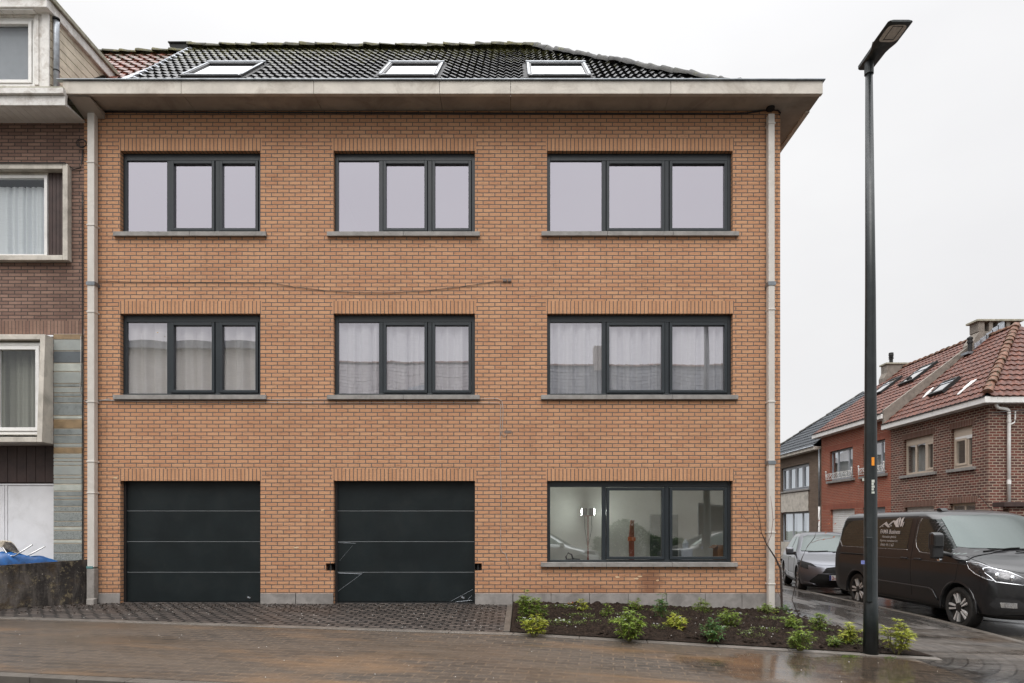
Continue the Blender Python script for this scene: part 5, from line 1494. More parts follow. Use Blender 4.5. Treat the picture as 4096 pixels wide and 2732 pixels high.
ridge('hip_tiles', H1, (XEV+.02, 26.75, 5.22), (18.1, 26.8-3.9*1.1, 5.14+s1*3.9+.02), 'ridge_grey', r=.09, seg=.4)
mb = MB(); mb.poly([(XEV, 26.8, 5.14), (18.1, 22.5, 8.24), (18.1, 19.5, 8.24), (22, 19.5, 5.14), (22, 26.8, 5.14)]); mb.build('rear_roof', M['tile_slate'], H1)
mb = MB(); mb.T = TS
mb.tube([(19.52, .07, 5.0), (19.52, .07, 2.3)], .04, 10); dp = mb.build('downpipe', M['zinc'], H1, smooth=True)
mb = MB(); mb.T = TS; mb.tube([(19.52, .07, 2.29), (19.52, .07, -.25)], .045, 10); mb.build('lower_pipe', M['white_paint'], dp, smooth=True)
for q, lb, mt in (((20.8, 23.9, 3.3, 4.4), 'pale curtains behind the four part upper window of the slate roofed house', 'curtain_grey'),
              ((20.8, 23.9, .6, 2.0), 'grey curtains behind the ground floor window of the slate roofed house', 'curtain_grey')):
    curtain(TS, q[0], q[1], q[2], q[3], -.30, mt, lb, period=.2, seed=33, parts=3, gap=.35)
curtain(TS, 16.7, 18.6, 3.45, 4.7, -.30, 'curtain_grey', 'grey net curtain behind the left upper window of the red brick house', period=.22, seed=35)
curtain(TS, 14.3, 15.8, 3.45, 4.7, -.30, 'curtain_grey', 'grey net curtain behind the upper window next to the corner house', period=.22, seed=36)
curtain(TS, 12.3, 13.0, 3.3, 4.4, -.30, 'curtain_grey', 'dark net curtain in the left part of the cream three part window', period=.2, seed=37)
# garden wall with dark coping at the far right
GW = empty('garden_wall', (HX+3, 8.2, -.35), 'brick garden wall with dark red coping behind the van at the right edge', 'wall')
sheet('pavement', fr_(14.81, 45, 6), lambda x: -30, lambda x: 60, 10, 'pavement_wet', zf=lambda x, y: -.24)
mb = MB(); mb.box(HX+.15, HX+9, 8.1, 8.35, -.5, 1.92); mb.build('wall_body', M['brick_dark'], GW)
mb = MB(); mb.box(HX-.1, HX+9, 7.98, 8.45, 1.923, 2.06); mb.build('coping', M['brown_slats'], GW, bevel=.01, fixn=True)
# overhead wires at the far right
mb = MB(); mb.tube([(HX-.0, 8.6, 4.78), (19, 7.0, 5.0), (26, 5, 5.6)], .012, 6); mb.tube([(HX-.0, 8.62, 4.7), (19, 7.2, 4.98), (26, 5.2, 5.5)], .010, 6)
tag(mb.build('overhead_wire', M['black_cable'], None), 'thin overhead wires leaving the corner house at the right edge', 'wire')

# ================================================================ across the front street (behind the camera, seen mirrored in the panes)
TB = T_BACK(-22.0)
def opp(name, label, x0, x1, zt, wins, roofm, ridge_z, depth=8, flat=False, wm='brick_opposite'):
    H = empty(name, ((x0+x1)/2, -22, -.4), label, 'house')
    mb = MB(); mb.T = TB
    holes = [(*w, 1) for w in wins]
    wall(mb, x0, x1, -.5, zt, holes, .12)
    mb.T = None
    for x in (x0, x1): mb.poly([(x, -22, -.5), (x, -22-depth, -.5), (x, -22-depth, zt), (x, -22, zt)])
    mb.poly([(x0, -22-depth, -.5), (x1, -22-depth, -.5), (x1, -22-depth, zt), (x0, -22-depth, zt)])
    mb.build('wall', M[wm], H)
    for w in wins:
        window(TB, *w, H, recess=.1, splits=((0, .5, 0), (.5, 1, 0)), mat='grey_frame', gl='glass_house', mull=.08)
        room(TB, w[0]-.2, w[1]+.2, w[2]-.3, w[3]+.2, H, near=-.18, deep=-2)
    if flat:
        mb = MB(); mb.box(x0, x1, -22-depth, -21.7, zt+.002, zt+.35); mb.build('cornice', M['zinc'], H, fixn=True)
    else:
        mb = MB(); mb.box(x0, x1, -22, -21.6, zt-.02, zt+.15); mb.build('eave', M['white_paint'], H, fixn=True)
        s = (ridge_z-zt-.15)/4.4; sl_ = math.hypot(1, s)
        tiled_roof('roof', H, (0, -21.6, zt+.15), (1, 0, 0), (0, -1, s), int(4.4*sl_/.34)+1, lambda v: x0, lambda v: x1, roofm, period=.3, amp=.03, step=.015, rowlen=.34, du=.1, vmax=4.4*sl_)
        mb = MB(); mb.poly([(x0, -26, ridge_z), (x1, -26, ridge_z), (x1, -30.4, zt), (x0, -30.4, zt)]); mb.build('rear_roof', M[roofm], H)
        ridge('ridge_tiles', H, (x0, -26, ridge_z), (x1, -26, ridge_z), 'ridge_red', r=.12)
    return H
opp('flat_roof_house', 'beige flat roofed house mirrored in the leftmost first floor panes', -24, -12.0, 10.4, [(-22.5, -20.6, 5.6, 7.6), (-18.4, -16.6, 5.6, 7.6), (-15.3, -13.4, 5.6, 7.6), (-20, -17, 2.4, 4.2)], None, 0, flat=True)
O2 = opp('tiled_house', 'house with brown tiled roof mirrored in the middle first floor panes', -11.9, -1.0, 6.6, [(-10.5, -8.5, 3.6, 5.2), (-6.5, -4.5, 3.6, 5.2), (-10, -7, .4, 2.4), (-5, -2.5, .4, 2.4)], 'tile_opposite', 10.75)
mb = MB(); mb.box(-5.6, -4.5, -24.4, -23.4, 8.2, 9.0); mb.build('roof_window', M['zinc_pale'], O2, fixn=True)
O3 = opp('grey_roof_house', 'house with pale grey roof mirrored in the wide first floor panes', 1.2, 15.0, 6.2, [(2.5, 4.3, 3.4, 5.0), (6.5, 8.5, 3.4, 5.0), (10.5, 12.5, 3.4, 5.0), (9.5, 12.3, -.2, 2.4)], 'tile_slate', 10.6)
mb = MB(); mb.box(4.5, 5.6, -26.3, -25.6, 9.8, 11.6); mb.build('chimney', M['concrete_soffit'], O3, fixn=True)
# the row that continues behind the apartment building along the side street (mirrored in the far windows)
TR = lambda u, d, z: (4.3+d, u, z)
for k_, (y0_, y1_, zt_, lb_) in enumerate(((9.6, 18.0, 6.4, 'grey brown row house directly behind the apartment building, mirrored in the far windows'), (18.02, 27.0, 6.9, 'second row house behind the apartment building on the side street'), (27.02, 40.0, 6.2, 'farthest row house behind the apartment building on the side street'))):
    H = empty('row_house', (4.3, (y0_+y1_)/2, -.4), lb_, 'house')
    mb = MB(); mb.T = TR; n_ = int((y1_-y0_)/2.8); ws_ = [(y0_+.7+q*2.8, y0_+2.2+q*2.8, z0_, z0_+1.3) for q in range(n_) for z0_ in (.8, 3.6)]
    wall(mb, y0_, y1_, -.5, zt_, [(*w, 2) for w in ws_], .12)
    mb.T = None
    for y in (y0_, y1_): mb.poly([(4.3, y, -.5), (-4, y, -.5), (-4, y, zt_), (4.3, y, zt_)])
    mb.build('wall', M['brick_grey_brown'], H)
    for w in ws_: window(TR, *w, H, recess=.1, splits=((0, .5, 0), (.5, 1, 0)), mat='grey_frame', gl='glass_house', mull=.08)
    mb = MB(); mb.prism([(4.6, zt_+.02), (.2, zt_+3.2), (-4.2, zt_+.02)], 'y', y0_, y1_); mb.build('roof', M['tile_opposite'], H, fixn=True)
# hedge between them, seen mirrored in the ground floor window
HG = empty('hedge', (0, -17, -.4), 'dark rounded hedge mirrored in the middle ground floor pane', 'hedge')
mb = MB(); rnd = random.Random(77)
for _ in range(7000):
    x = rnd.uniform(3.6, 7.8); t = rnd.random(); hgt = .75+.85*math.exp(-((x-5.1)/.9)**2)+.2*noise.noise(Vector((x*1.5, 0, 0)))
    z = -.4+(hgt+.4)*t; w = 1.0*math.sqrt(max(.02, 1-t**3)); y = -18+rnd.uniform(.5, 1)*w*rnd.choice((-1, 1))
    leafquad(mb, Vector((x, y, z)), Vector((rnd.uniform(-1, 1), rnd.uniform(-1, 1), rnd.uniform(-.3, 1))), Vector((0, 0, 1)), .16, .10)
mb.build('foliage', M['hedge_leaf'], HG)
mb = MB()
for k in range(5): mb.tube([(3.9+k*.8, -18, -.5), (4.0+k*.8, -18, .7)], .04, 6)
mb.build('stems', M['bark_dark'], HG)
sheet('pavement', fr_(-30, 25, 20), lambda x: -22, lambda x: -14.0, 6, 'pavement_wet', zf=lambda x, y: -.26)
# ================================================================ vehicles
def dark_glass(name, col, refl, fac):
    k = N(name); k.set(col, .15, Specular_IOR_Level=.2)
    g = k.new('BsdfGlossy'); g.inputs['Color'].default_value = (*refl, 1); g.inputs['Roughness'].default_value = .03
    lw = k.new('LayerWeight'); lw.inputs['Blend'].default_value = .2
    f = k.math('MINIMUM', k.math('ADD', k.math('MULTIPLY', lw.outputs['Fresnel'], .12), fac), 1.0)
    m = k.new('MixShader'); k.link(f, m.inputs[0]); k.link(k.b.outputs[0], m.inputs[1]); k.link(g.outputs[0], m.inputs[2]); k.link(m.outputs[0], k.out.inputs[0])
dark_glass('windscreen', (.03,.036,.034), (.80,.95,.92), .065)
dark_glass('side_glass', (.010,.012,.012), (.8,.95,.9), .01)
dark_glass('side_glass_car', (.02,.03,.028), (.8,1.0,.95), .07)

class Car:
    """body from stacked plan outlines; front at y=0 looking to -y, wheels on z=0"""
    def __init__(s, name, label, cat, slices, paintm, arches, arch_r, sub=1, group=None):
        s.root = empty(name, (0, 0, 0), label, cat, group)
        s.paint = paintm
        mb = MB(); rings = []
        nf, ns, nr = 12, 26, 8
        for (z, yf, yr, w, df, nfx, dr, crown) in slices:
            half = []
            for k in range(nf+1):
                t = k/nf*PI/2
                half.append((w*math.sin(t)**(2/nfx), yf+df*(1-math.cos(t)**(2/nfx))))
            ya, yb = yf+df, yr-dr
            for k in range(1, ns): half.append((w, ya+(yb-ya)*k/ns))
            for k in range(nr+1):
                t = PI/2-k/nr*PI/2
                half.append((w*math.sin(t)**(2/3.2), yr-dr*(1-math.cos(t)**(2/3.2))))
            full = [(x, y) for x, y in half] + [(-x, y) for x, y in half[-2:0:-1]]
            rings.append([mb.pt((x, y, z+crown*(1-(x/max(w, .01))**2))) for x, y in full])
        for A, Bq in zip(rings, rings[1:]):
            n = len(A)
            for k in range(n): mb.face((A[k], A[(k+1) % n], Bq[(k+1) % n], Bq[k]))
        mb.face(rings[0][::-1]); mb.face(rings[-1])
        o = mb.build('body', M[paintm], s.root, smooth=True, fixn=True)
        s.body = o
        bm = bmesh.new(); bm.from_mesh(o.data); s.bvh = BVHTree.FromBMesh(bm); bm.free()
        # wheel arches really cut out of the body
        dg_objs = []
        for (ay, side) in [(a, sd) for a in arches for sd in (-1, 1)]:
            c = MB(); c.lathe([(arch_r, .62*side), (arch_r, 1.2*side)], (0, ay, .33), 'x', 40)
            dg_objs.append(c.build('cut', M['arch_black'], None, fixn=True))
        for c in dg_objs:
            m = o.modifiers.new('cut', 'BOOLEAN'); m.operation = 'DIFFERENCE'; m.object = c; m.solver = 'EXACT'
        dg = bpy.context.evaluated_depsgraph_get()
        me = bpy.data.meshes.new_from_object(o.evaluated_get(dg))
        o.modifiers.clear(); o.data = me
        me.materials.clear(); me.materials.append(M[paintm]); me.materials.append(M['arch_black'])
        for c in dg_objs: bpy.data.objects.remove(c)
        me.polygons.foreach_set('use_smooth', [True]*len(me.polygons)); me.set_sharp_from_angle(angle=R(38))
        for p in me.polygons:
            for ay in arches:
                if math.hypot(p.center.y-ay, p.center.z-.33) < arch_r+.004 and abs(p.center.x) > .55 and (abs(p.normal.x) < .5 or abs(p.center.x) < .66): p.material_index = 1
    def hit(s, axis, a, b, off):
        if axis in ('L', 'Rt'):
            sg = -1 if axis == 'L' else 1
            r = s.bvh.ray_cast(Vector((sg*3, a, b)), Vector((-sg, 0, 0)))
        elif axis == 'F': r = s.bvh.ray_cast(Vector((a, -3, b)), Vector((0, 1, 0)))
        elif axis == 'Bk': r = s.bvh.ray_cast(Vector((a, 9, b)), Vector((0, -1, 0)))
        else: r = s.bvh.ray_cast(Vector((a, b, 5)), Vector((0, 0, -1)))
        if r[0] is None: return None
        n = r[1]
        d = {'L': Vector((-1, 0, 0)), 'Rt': Vector((1, 0, 0)), 'F': Vector((0, -1, 0)), 'Bk': Vector((0, 1, 0)), 'T': Vector((0, 0, 1))}[axis]
        if n.dot(d) < 0: n = -n
        return r[0]+n*off
    def patch(s, name, axis, poly, mat, off=.005, step=.05, parent=None, seg=None):
        pts = [Vector(p) for p in poly]; bd = []
        for A, Bq in zip(pts, pts[1:]+pts[:1]):
            n = max(1, int((Bq-A).length/step))
            for k in range(n): bd.append(A.lerp(Bq, k/n))
        n0 = len(bd)
        xs = [p.x for p in pts]; ys = [p.y for p in pts]
        def inside(q):
            c = False
            for A, Bq in zip(pts, pts[1:]+pts[:1]):
                if (A.y > q.y) != (Bq.y > q.y) and q.x < (Bq.x-A.x)*(q.y-A.y)/(Bq.y-A.y)+A.x: c = not c
            return c
        inn = []
        x = min(xs)+step*.5
        while x < max(xs):
            y = min(ys)+step*.5
            while y < max(ys):
                q = Vector((x, y))
                if inside(q) and min((q-b).length for b in bd) > step*.4: inn.append(q)
                y += step
            x += step
        v, e, f, *_ = delaunay_2d_cdt(bd+inn, [(k, (k+1) % n0) for k in range(n0)], [list(range(n0))], 1, 1e-6)
        mb = MB(); P = [s.hit(axis, q.x, q.y, off) for q in v]
        ids = [mb.pt(p) if p is not None else None for p in P]
        for t in f:
            if all(ids[k] is not None for k in t): mb.face([ids[k] for k in t])
        if not mb.f: return None
        return mb.build(name, M[mat], parent or s.root, smooth=True)
    def line(s, name, axis, pts, r, mat, off=.0, parent=None):
        P = []
        for A, Bq in zip(pts, pts[1:]):
            n = max(1, int(math.hypot(Bq[0]-A[0], Bq[1]-A[1])/.06))
            for k in range(n): P.append((A[0]+(Bq[0]-A[0])*k/n, A[1]+(Bq[1]-A[1])*k/n))
        P.append(pts[-1])
        Q_ = [s.hit(axis, a, b, off) for a, b in P]; Q_ = [q for q in Q_ if q is not None]
        if len(Q_) < 2: return None
        mb = MB(); mb.tube(Q_, r, 5); return mb.build(name, M[mat], parent or s.root, smooth=True)
    def wheel(s, x, y, r, w, rim_r, spokes, side, style=0):
        wh = empty('wheel', (0, 0, 0)); wh.parent = s.root
        mb = MB()
        o = side
        mb.lathe([(rim_r, x-o*w), (r-.03, x-o*w), (r, x-o*(w-.03)), (r, x-o*.035), (r-.018, x-o*.008), (r-.05, x), (rim_r+.015, x-o*.002), (rim_r, x-o*.012), (rim_r-.004, x-o*.05)], (0, y, r), 'x', 44)
        mb.build('tyre', M['tyre'], wh, auto=40)
        mb = MB(); mb.lathe([(.001, x-o*.07), (rim_r-.008, x-o*.06), (rim_r-.004, x-o*.015), (rim_r+.004, x-o*.006), (rim_r-.012, x-o*.004), (rim_r-.02, x-o*.055), (.001, x-o*.062)], (0, y, r), 'x', 40)
        rim = mb.build('rim', M['rim_dark'], wh, auto=40)
        sp = MB()
        for k in range(spokes):
            base = 2*PI*k/spokes
            prs = (-.19, .19) if style == 0 else (-.20, .20)
            for dlt in prs:
                t0, t1 = base+dlt*1.3, base+dlt*.9
                if style == 1: t1 = base+dlt*1.5; t0 = base+dlt*.3
                a0, a1 = .075, rim_r-.012
                w0, w1 = .009, (.017 if style == 0 else .012)
                def pt_(rad, t, ww): 
                    return (y+rad*math.cos(t)-ww*math.sin(t), r+rad*math.sin(t)+ww*math.cos(t))
                q = [pt_(a0, t0, -w0), pt_(a1, t1, -w1), pt_(a1, t1, w1), pt_(a0, t0, w0)]
                sp.prism(q, 'x', x-o*.050, x-o*.010)
        sp.build('spokes', M['rim_silver'], rim, fixn=True)
        hb = MB(); hb.lathe([(.085, x-o*.055), (.08, x-o*.018), (.03, x-o*.012), (.001, x-o*.012)], (0, y, r), 'x', 20); hb.build('hub', M['rim_dark'], rim, fixn=True)
        return wh

# ---------------------------------------------------------------- the van
# z, y front, y rear, half width, front corner depth, exponent, rear corner depth, crown
van_sl = [
 (.24, .16, 5.00, .84, .40, 3.0, .10, 0), (.30, .06, 5.04, .93, .46, 2.8, .10, 0), (.42, .00, 5.05, .965, .50, 2.6, .10, 0), (.60, .00, 5.06, .975, .52, 2.6, .10, 0),
 (.74, .03, 5.06, .985, .50, 2.7, .10, 0), (.86, .07, 5.05, .99, .48, 2.8, .10, 0), (.96, .13, 5.05, .99, .46, 2.8, .11, 0), (1.02, .22, 5.04, .985, .48, 2.8, .11, 0),
 (1.08, .38, 5.04, .98, .50, 2.7, .12, .0), (1.13, .58, 5.03, .975, .50, 2.6, .12, .0), (1.18, .80, 5.02, .965, .46, 2.6, .12, .0), (1.22, .95, 5.01, .955, .42, 2.6, .13, .0),
 (1.30, 1.04, 5.0, .945, .42, 2.4, .14, 0), (1.45, 1.20, 4.98, .920, .40, 2.4, .15, 0), (1.60, 1.37, 4.96, .893, .38, 2.4, .16, 0), (1.74, 1.54, 4.93, .865, .36, 2.4, .17, 0),
 (1.82, 1.66, 4.91, .845, .34, 2.4, .18, 0), (1.875, 1.80, 4.88, .81, .32, 2.4, .18, 0), (1.91, 1.95, 4.84, .75, .32, 2.3, .20, .01), (1.935, 2.15, 4.78, .64, .30, 2.2, .22, .02), (1.945, 2.4, 4.7, .45, .28, 2.2, .22, .015)]
V = Car('van', 'dark brown grey delivery van with white lettering parked along the side street', 'van', van_sl, 'van_paint', (1.0, 4.08), .405)
for y in (1.0, 4.08):
    for sd in (-1, 1): V.wheel(sd*.965, y, .335, .215, .248, 5, sd)
# arch lips
for y in (1.0, 4.08):
    for sd in (-1, 1):
        mb = MB(); P = []
        for k in range(29):
            t = -.12+ (PI+.24)*k/28
            P.append((sd*.968, y+.425*math.cos(t), .33+.425*math.sin(t)))
        mb.tube(P, .022, 8); mb.build('arch_lip', M['van_paint'], V.root, smooth=True)
V.patch('windscreen', 'F', [(-.83, 1.31), (-.70, 1.29), (0, 1.28), (.70, 1.29), (.83, 1.31), (.74, 1.80), (.55, 1.835), (0, 1.845), (-.55, 1.835), (-.74, 1.80)], 'windscreen', .016, .035)
for ax, sg in (('L', -1), ('Rt', 1)):
    V.patch('side_window', ax, [(2.08, 1.30), (1.98, 1.22), (1.02, 1.17), (.98, 1.20), (1.22, 1.42), (1.50, 1.68), (1.66, 1.77), (2.08, 1.79), (2.12, 1.70), (2.13, 1.40)], 'side_glass', .005)
    V.line('window_glint', ax, [(2.10, 1.80), (2.15, 1.70), (2.16, 1.40), (2.11, 1.29), (2.0, 1.20), (1.30, 1.165)], .006, 'glint_line')  # reflection on the window edge, drawn as a bright tube
    V.line('window_divider', ax, [(1.62, 1.19), (1.62, 1.76)], .012, 'black_plastic', .004)
    V.patch('cargo_panel', ax, [(2.38, 1.24), (3.55, 1.24), (3.60, 1.30), (3.60, 1.77), (3.55, 1.80), (2.36, 1.80)], 'side_glass', .003)
    V.patch('cargo_panel', ax, [(3.68, 1.24), (4.70, 1.24), (4.80, 1.34), (4.86, 1.70), (4.78, 1.78), (3.68, 1.79)], 'side_glass', .003)
    V.line('panel_glint', ax, [(2.36, 1.225), (3.62, 1.225), (4.72, 1.225), (4.84, 1.35)], .007, 'glint_line')  # reflection below the cargo panels, drawn as a bright tube
    for yy in (2.22, 3.64): V.line('door_gap', ax, [(yy, .42), (yy, 1.20), (yy-.0, 1.84)], .004, 'arch_black')
    V.line('door_gap', ax, [(1.0+.45, .42), (1.02, .80), (.95, 1.15)], .004, 'arch_black')
    V.line('door_gap', ax, [(2.22, 1.84), (3.64, 1.84), (4.8, 1.83)], .004, 'arch_black')
    V.line('slide_rail', ax, [(3.68, 1.08), (4.75, 1.08)], .016, 'arch_black')
    V.line('rub_strip', ax, [(1.50, .40), (1.62, .56), (1.72, .585), (3.60, .60)], .014, 'van_paint', .006)
    V.line('body_crease', ax, [(.75, 1.04), (2.2, 1.06), (4.8, 1.06)], .006, 'van_paint', .002)
    V.patch('sill_trim', ax, [(1.48, .25), (3.62, .25), (3.62, .34), (1.48, .34)], 'black_plastic', .008)
    for yy in (2.02, 2.42):
        p = V.hit(ax, yy, 1.07, .0); mb = MB(); mb.box(p.x-.028, p.x+.028, yy-.09, yy+.09, 1.055, 1.09); mb.build('door_handle', M['black_plastic'], V.root, bevel=.01, fixn=True)
    p = V.hit(ax, 4.85, .8, .0)
    V.patch('tail_light', ax, [(4.95, 1.0), (5.03, 1.0), (4.96, 1.7), (4.90, 1.7)], 'tail_red', .006)
    # mirror
    q = empty('wing_mirror', (0, 0, 0)); q.parent = V.root
    p = V.hit(ax, 1.25, 1.22, 0)
    mx = p.x
    mb = MB(); mb.prism([(1.13, 1.12), (1.13, 1.52), (1.20, 1.56), (1.27, 1.54), (1.28, 1.30), (1.24, 1.24), (1.24, 1.12)], 'x', mx+sg*.16, mx+sg*.34); mb.build('mirror_housing', M['black_plastic'], q, bevel=.03, fixn=True)
    mb = MB(); mb.prism([(1.10, 1.30), (1.10, 1.52), (1.15, 1.55), (1.22, 1.55), (1.22, 1.33)], 'x', mx+sg*.17, mx+sg*.345); mb.build('mirror_cap', M['van_paint'], q, bevel=.03, fixn=True)
    mb = MB(); mb.tube([(mx-sg*.03, 1.14, 1.15), (mx+sg*.10, 1.17, 1.20), (mx+sg*.2, 1.2, 1.22)], .035, 8); mb.build('mirror_arm', M['black_plastic'], q, smooth=True)
    V.patch('mirror_base', ax, [(.82, 1.10), (1.18, 1.14), (1.24, 1.42), (1.20, 1.42), (1.08, 1.30), (.80, 1.12)], 'black_plastic', .012)
    mb = MB(); mb.box(mx+sg*.19, mx+sg*.24, 1.13, 1.2, 1.075, 1.12); mb.build('mirror_lamp', M['light_chrome'], q, bevel=.01, fixn=True)
    # headlight wrapping the corner
    hl = V.patch('headlight', ax, [(.19, .80), (.34, .83), (.56, .90), (.70, .97), (.80, 1.10), (.60, 1.08), (.40, 1.03), (.22, .96)], 'light_inner', .006)
    V.line('light_frame', ax, [(.20, .81), (.34, .84), (.56, .91), (.70, .98), (.79, 1.09), (.58, 1.07), (.40, 1.02), (.20, .95)], .007, 'light_chrome', .004, parent=hl)
for sg in (-1, 1):
    hl = V.patch('headlight', 'F', [(sg*.60, .77), (sg*.90, .81), (sg*.965, .93), (sg*.965, 1.01), (sg*.90, 1.015), (sg*.74, .965), (sg*.56, .86)], 'light_inner', .008, .03)
    if hl:
        V.line('light_frame', 'F', [(sg*.60, .77), (sg*.90, .81), (sg*.96, .93), (sg*.95, 1.00), (sg*.90, 1.015), (sg*.74, .965), (sg*.56, .86), (sg*.60, .77)], .008, 'light_chrome', .006, parent=hl)
        for a, b, r_ in ((.87, .90, .05), (.72, .87, .045)):
            p = V.hit('F', sg*a, b, .004)
            mb = MB(); mb.lathe([(r_, -.012), (r_, .0), (r_*.75, .004), (r_*.7, -.004), (.002, -.002)], (p.x, p.y, p.z), 'y', 18); mb.build('lamp_ring', M['light_chrome'], hl, smooth=True)
    fg = V.patch('fog_housing', 'F', [(sg*.60, .38), (sg*.88, .37), (sg*.945, .46), (sg*.90, .575), (sg*.68, .55), (sg*.56, .46)], 'black_plastic', .007, .04)
    V.patch('fog_lamp', 'F', [(sg*.70, .43), (sg*.86, .43), (sg*.87, .51), (sg*.70, .51)], 'light_chrome', .012, .03, parent=fg)
V.patch('grille', 'F', [(-.50, .56), (.50, .56), (.56, .70), (.50, .88), (.40, .91), (-.40, .91), (-.50, .88), (-.56, .70)], 'arch_black', .007)
for z in (.63, .69, .75, .81, .87): V.line('grille_bar', 'F', [(-.5, z), (0, z), (.5, z)], .009, 'rim_silver', .010)
V.patch('lower_grille', 'F', [(-.5, .30), (.5, .30), (.46, .50), (-.46, .50)], 'arch_black', .006)
V.patch('bumper_lip', 'F', [(-.92, .255), (.92, .255), (.90, .32), (-.90, .32)], 'black_plastic', .008)
# number plate blank, wipers, roof fin, aerial, washers
p = V.hit('F', 0, .53, .01); mb = MB(); mb.box(-.26, .26, p.y-.01, p.y+.01, .49, .60); mb.build('number_plate', M['plate_white'], V.root, fixn=True)
for pts in ([(-.55, 1.235), (-.10, 1.285), (.05, 1.29)], [(-.05, 1.235), (.45, 1.28), (.60, 1.285)]): V.line('wiper', 'F', pts, .011, 'arch_black', .018)
mb = MB(); mb.prism([(2.05, 1.93), (2.22, 1.93), (2.20, 1.985), (2.12, 1.985)], 'x', -.52, -.40); mb.build('roof_sensor', M['black_plastic'], V.root, bevel=.01, fixn=True)
mb = MB(); mb.tube([(.35, 2.0, 1.93), (.05, 1.95, 2.20)], .005, 5); mb.build('aerial', M['black_plastic'], V.root)
V.line('bonnet_gap', 'F', [(-.90, 1.03), (-.6, .955), (0, .93), (.6, .955), (.90, 1.03)], .005, 'arch_black')
V.line('bonnet_gap', 'T', [(-.86, .48), (-.88, .75), (-.86, 1.0)], .005, 'arch_black')
# printed lettering on the near side: real text turned into mesh
TXT = []
def lettering(body, size, yc, z, parent, mat, side=-1, name='lettering', bold=0.0, car=None, axis='L', narrow=1.0):
    cu = bpy.data.curves.new('t', 'FONT'); cu.body = body; cu.size = size; cu.align_x = 'CENTER'; cu.offset = bold
    to = bpy.data.objects.new('t', cu); COL.objects.link(to)
    dg = bpy.context.evaluated_depsgraph_get()
    me = bpy.data.meshes.new_from_object(to.evaluated_get(dg)); bpy.data.objects.remove(to)
    for v in me.vertices:
        a = v.co.x*narrow
        if axis == 'L': p = car.hit('L', yc-a, z+v.co.y, .014)      # read from rear to front on the left flank
        else: p = car.hit('F', yc+a, z+v.co.y, .02)
        if p is None: p = Vector((-.9, yc-a, z+v.co.y))
        v.co = p
    me.materials.clear(); me.materials.append(M[mat])
    o = bpy.data.objects.new(name, me); COL.objects.link(o); o.parent = parent
    return o
yc = 2.98
lettering('FAMA Business', .115, yc, 1.515, V.root, 'van_print', car=V, bold=.0015, narrow=.92)
lettering('Rénovation générale', .062, yc, 1.435, V.root, 'van_print', car=V, narrow=.9)
lettering('Algemene renovatiewerken', .062, yc, 1.36, V.root, 'van_print', car=V, narrow=.85)
lettering('0466 44 11 63', .075, yc+.03, 1.275, V.root, 'van_print', car=V)
def logo(poly): return V.patch('printed_emblem', 'L', [(yc-(a-.5)*.80, 1.63+b*.20) for a, b in poly], 'van_print', .014, .06)
logo([(.0, .02), (.20, .45), (.40, .02), (.36, .02), (.20, .34), (.04, .02)])
logo([(.20, .45), (.27, .58), (.46, .02), (.36, .02)])
logo([(.34, .2), (.52, .62), (.56, .56), (.40, .2)])
logo([(.45, .12), (.47, .12), (.47, .26), (.45, .26)]); logo([(.49, .12), (.51, .12), (.51, .26), (.49, .26)]); logo([(.13, .08), (.17, .08), (.17, .16), (.13, .16)])
logo([(.52, .68), (.62, .68), (.84, .05), (.70, .05)])
logo([(.62, .60), (.74, .95), (.76, .30), (.68, .5)]); logo([(.76, .98), (.84, .84), (.82, .12), (.78, .3)]); logo([(.86, .80), (.95, .98), (.93, .15), (.86, .08)]); logo([(.96, .5), (1.0, .55), (.97, .05), (.945, .05)])
V.root.location = (8.20, -1.5, gz(7.05, -1)-.078)
V.root.rotation_euler = (0, 0, 0)

# ---------------------------------------------------------------- hatchback
hb_sl = [
 (.17, .16, 3.80, .74, .45, 2.4, .25, 0), (.24, .05, 3.88, .83, .55, 2.4, .28, 0), (.36, .0, 3.93, .862, .60, 2.3, .30, 0), (.50, .01, 3.94, .870, .60, 2.3, .30, 0),
 (.62, .05, 3.93, .872, .60, 2.3, .30, 0), (.70, .12, 3.92, .868, .60, 2.3, .30, 0), (.77, .25, 3.90, .862, .58, 2.3, .30, 0), (.83, .45, 3.88, .855, .52, 2.3, .32, 0),
 (.88, .68, 3.85, .845, .46, 2.3, .32, 0), (.93, .92, 3.80, .825, .40, 2.3, .32, 0), (.99, 1.05, 3.72, .795, .40, 2.2, .32, 0), (1.10, 1.22, 3.62, .75, .38, 2.2, .32, 0),
 (1.22, 1.42, 3.50, .70, .36, 2.2, .32, 0), (1.33, 1.62, 3.36, .655, .34, 2.2, .34, 0), (1.41, 1.82, 3.22, .61, .32, 2.2, .36, 0), (1.455, 2.02, 3.06, .54, .30, 2.2, .36, .005), (1.475, 2.25, 2.88, .40, .28, 2.2, .34, .012)]
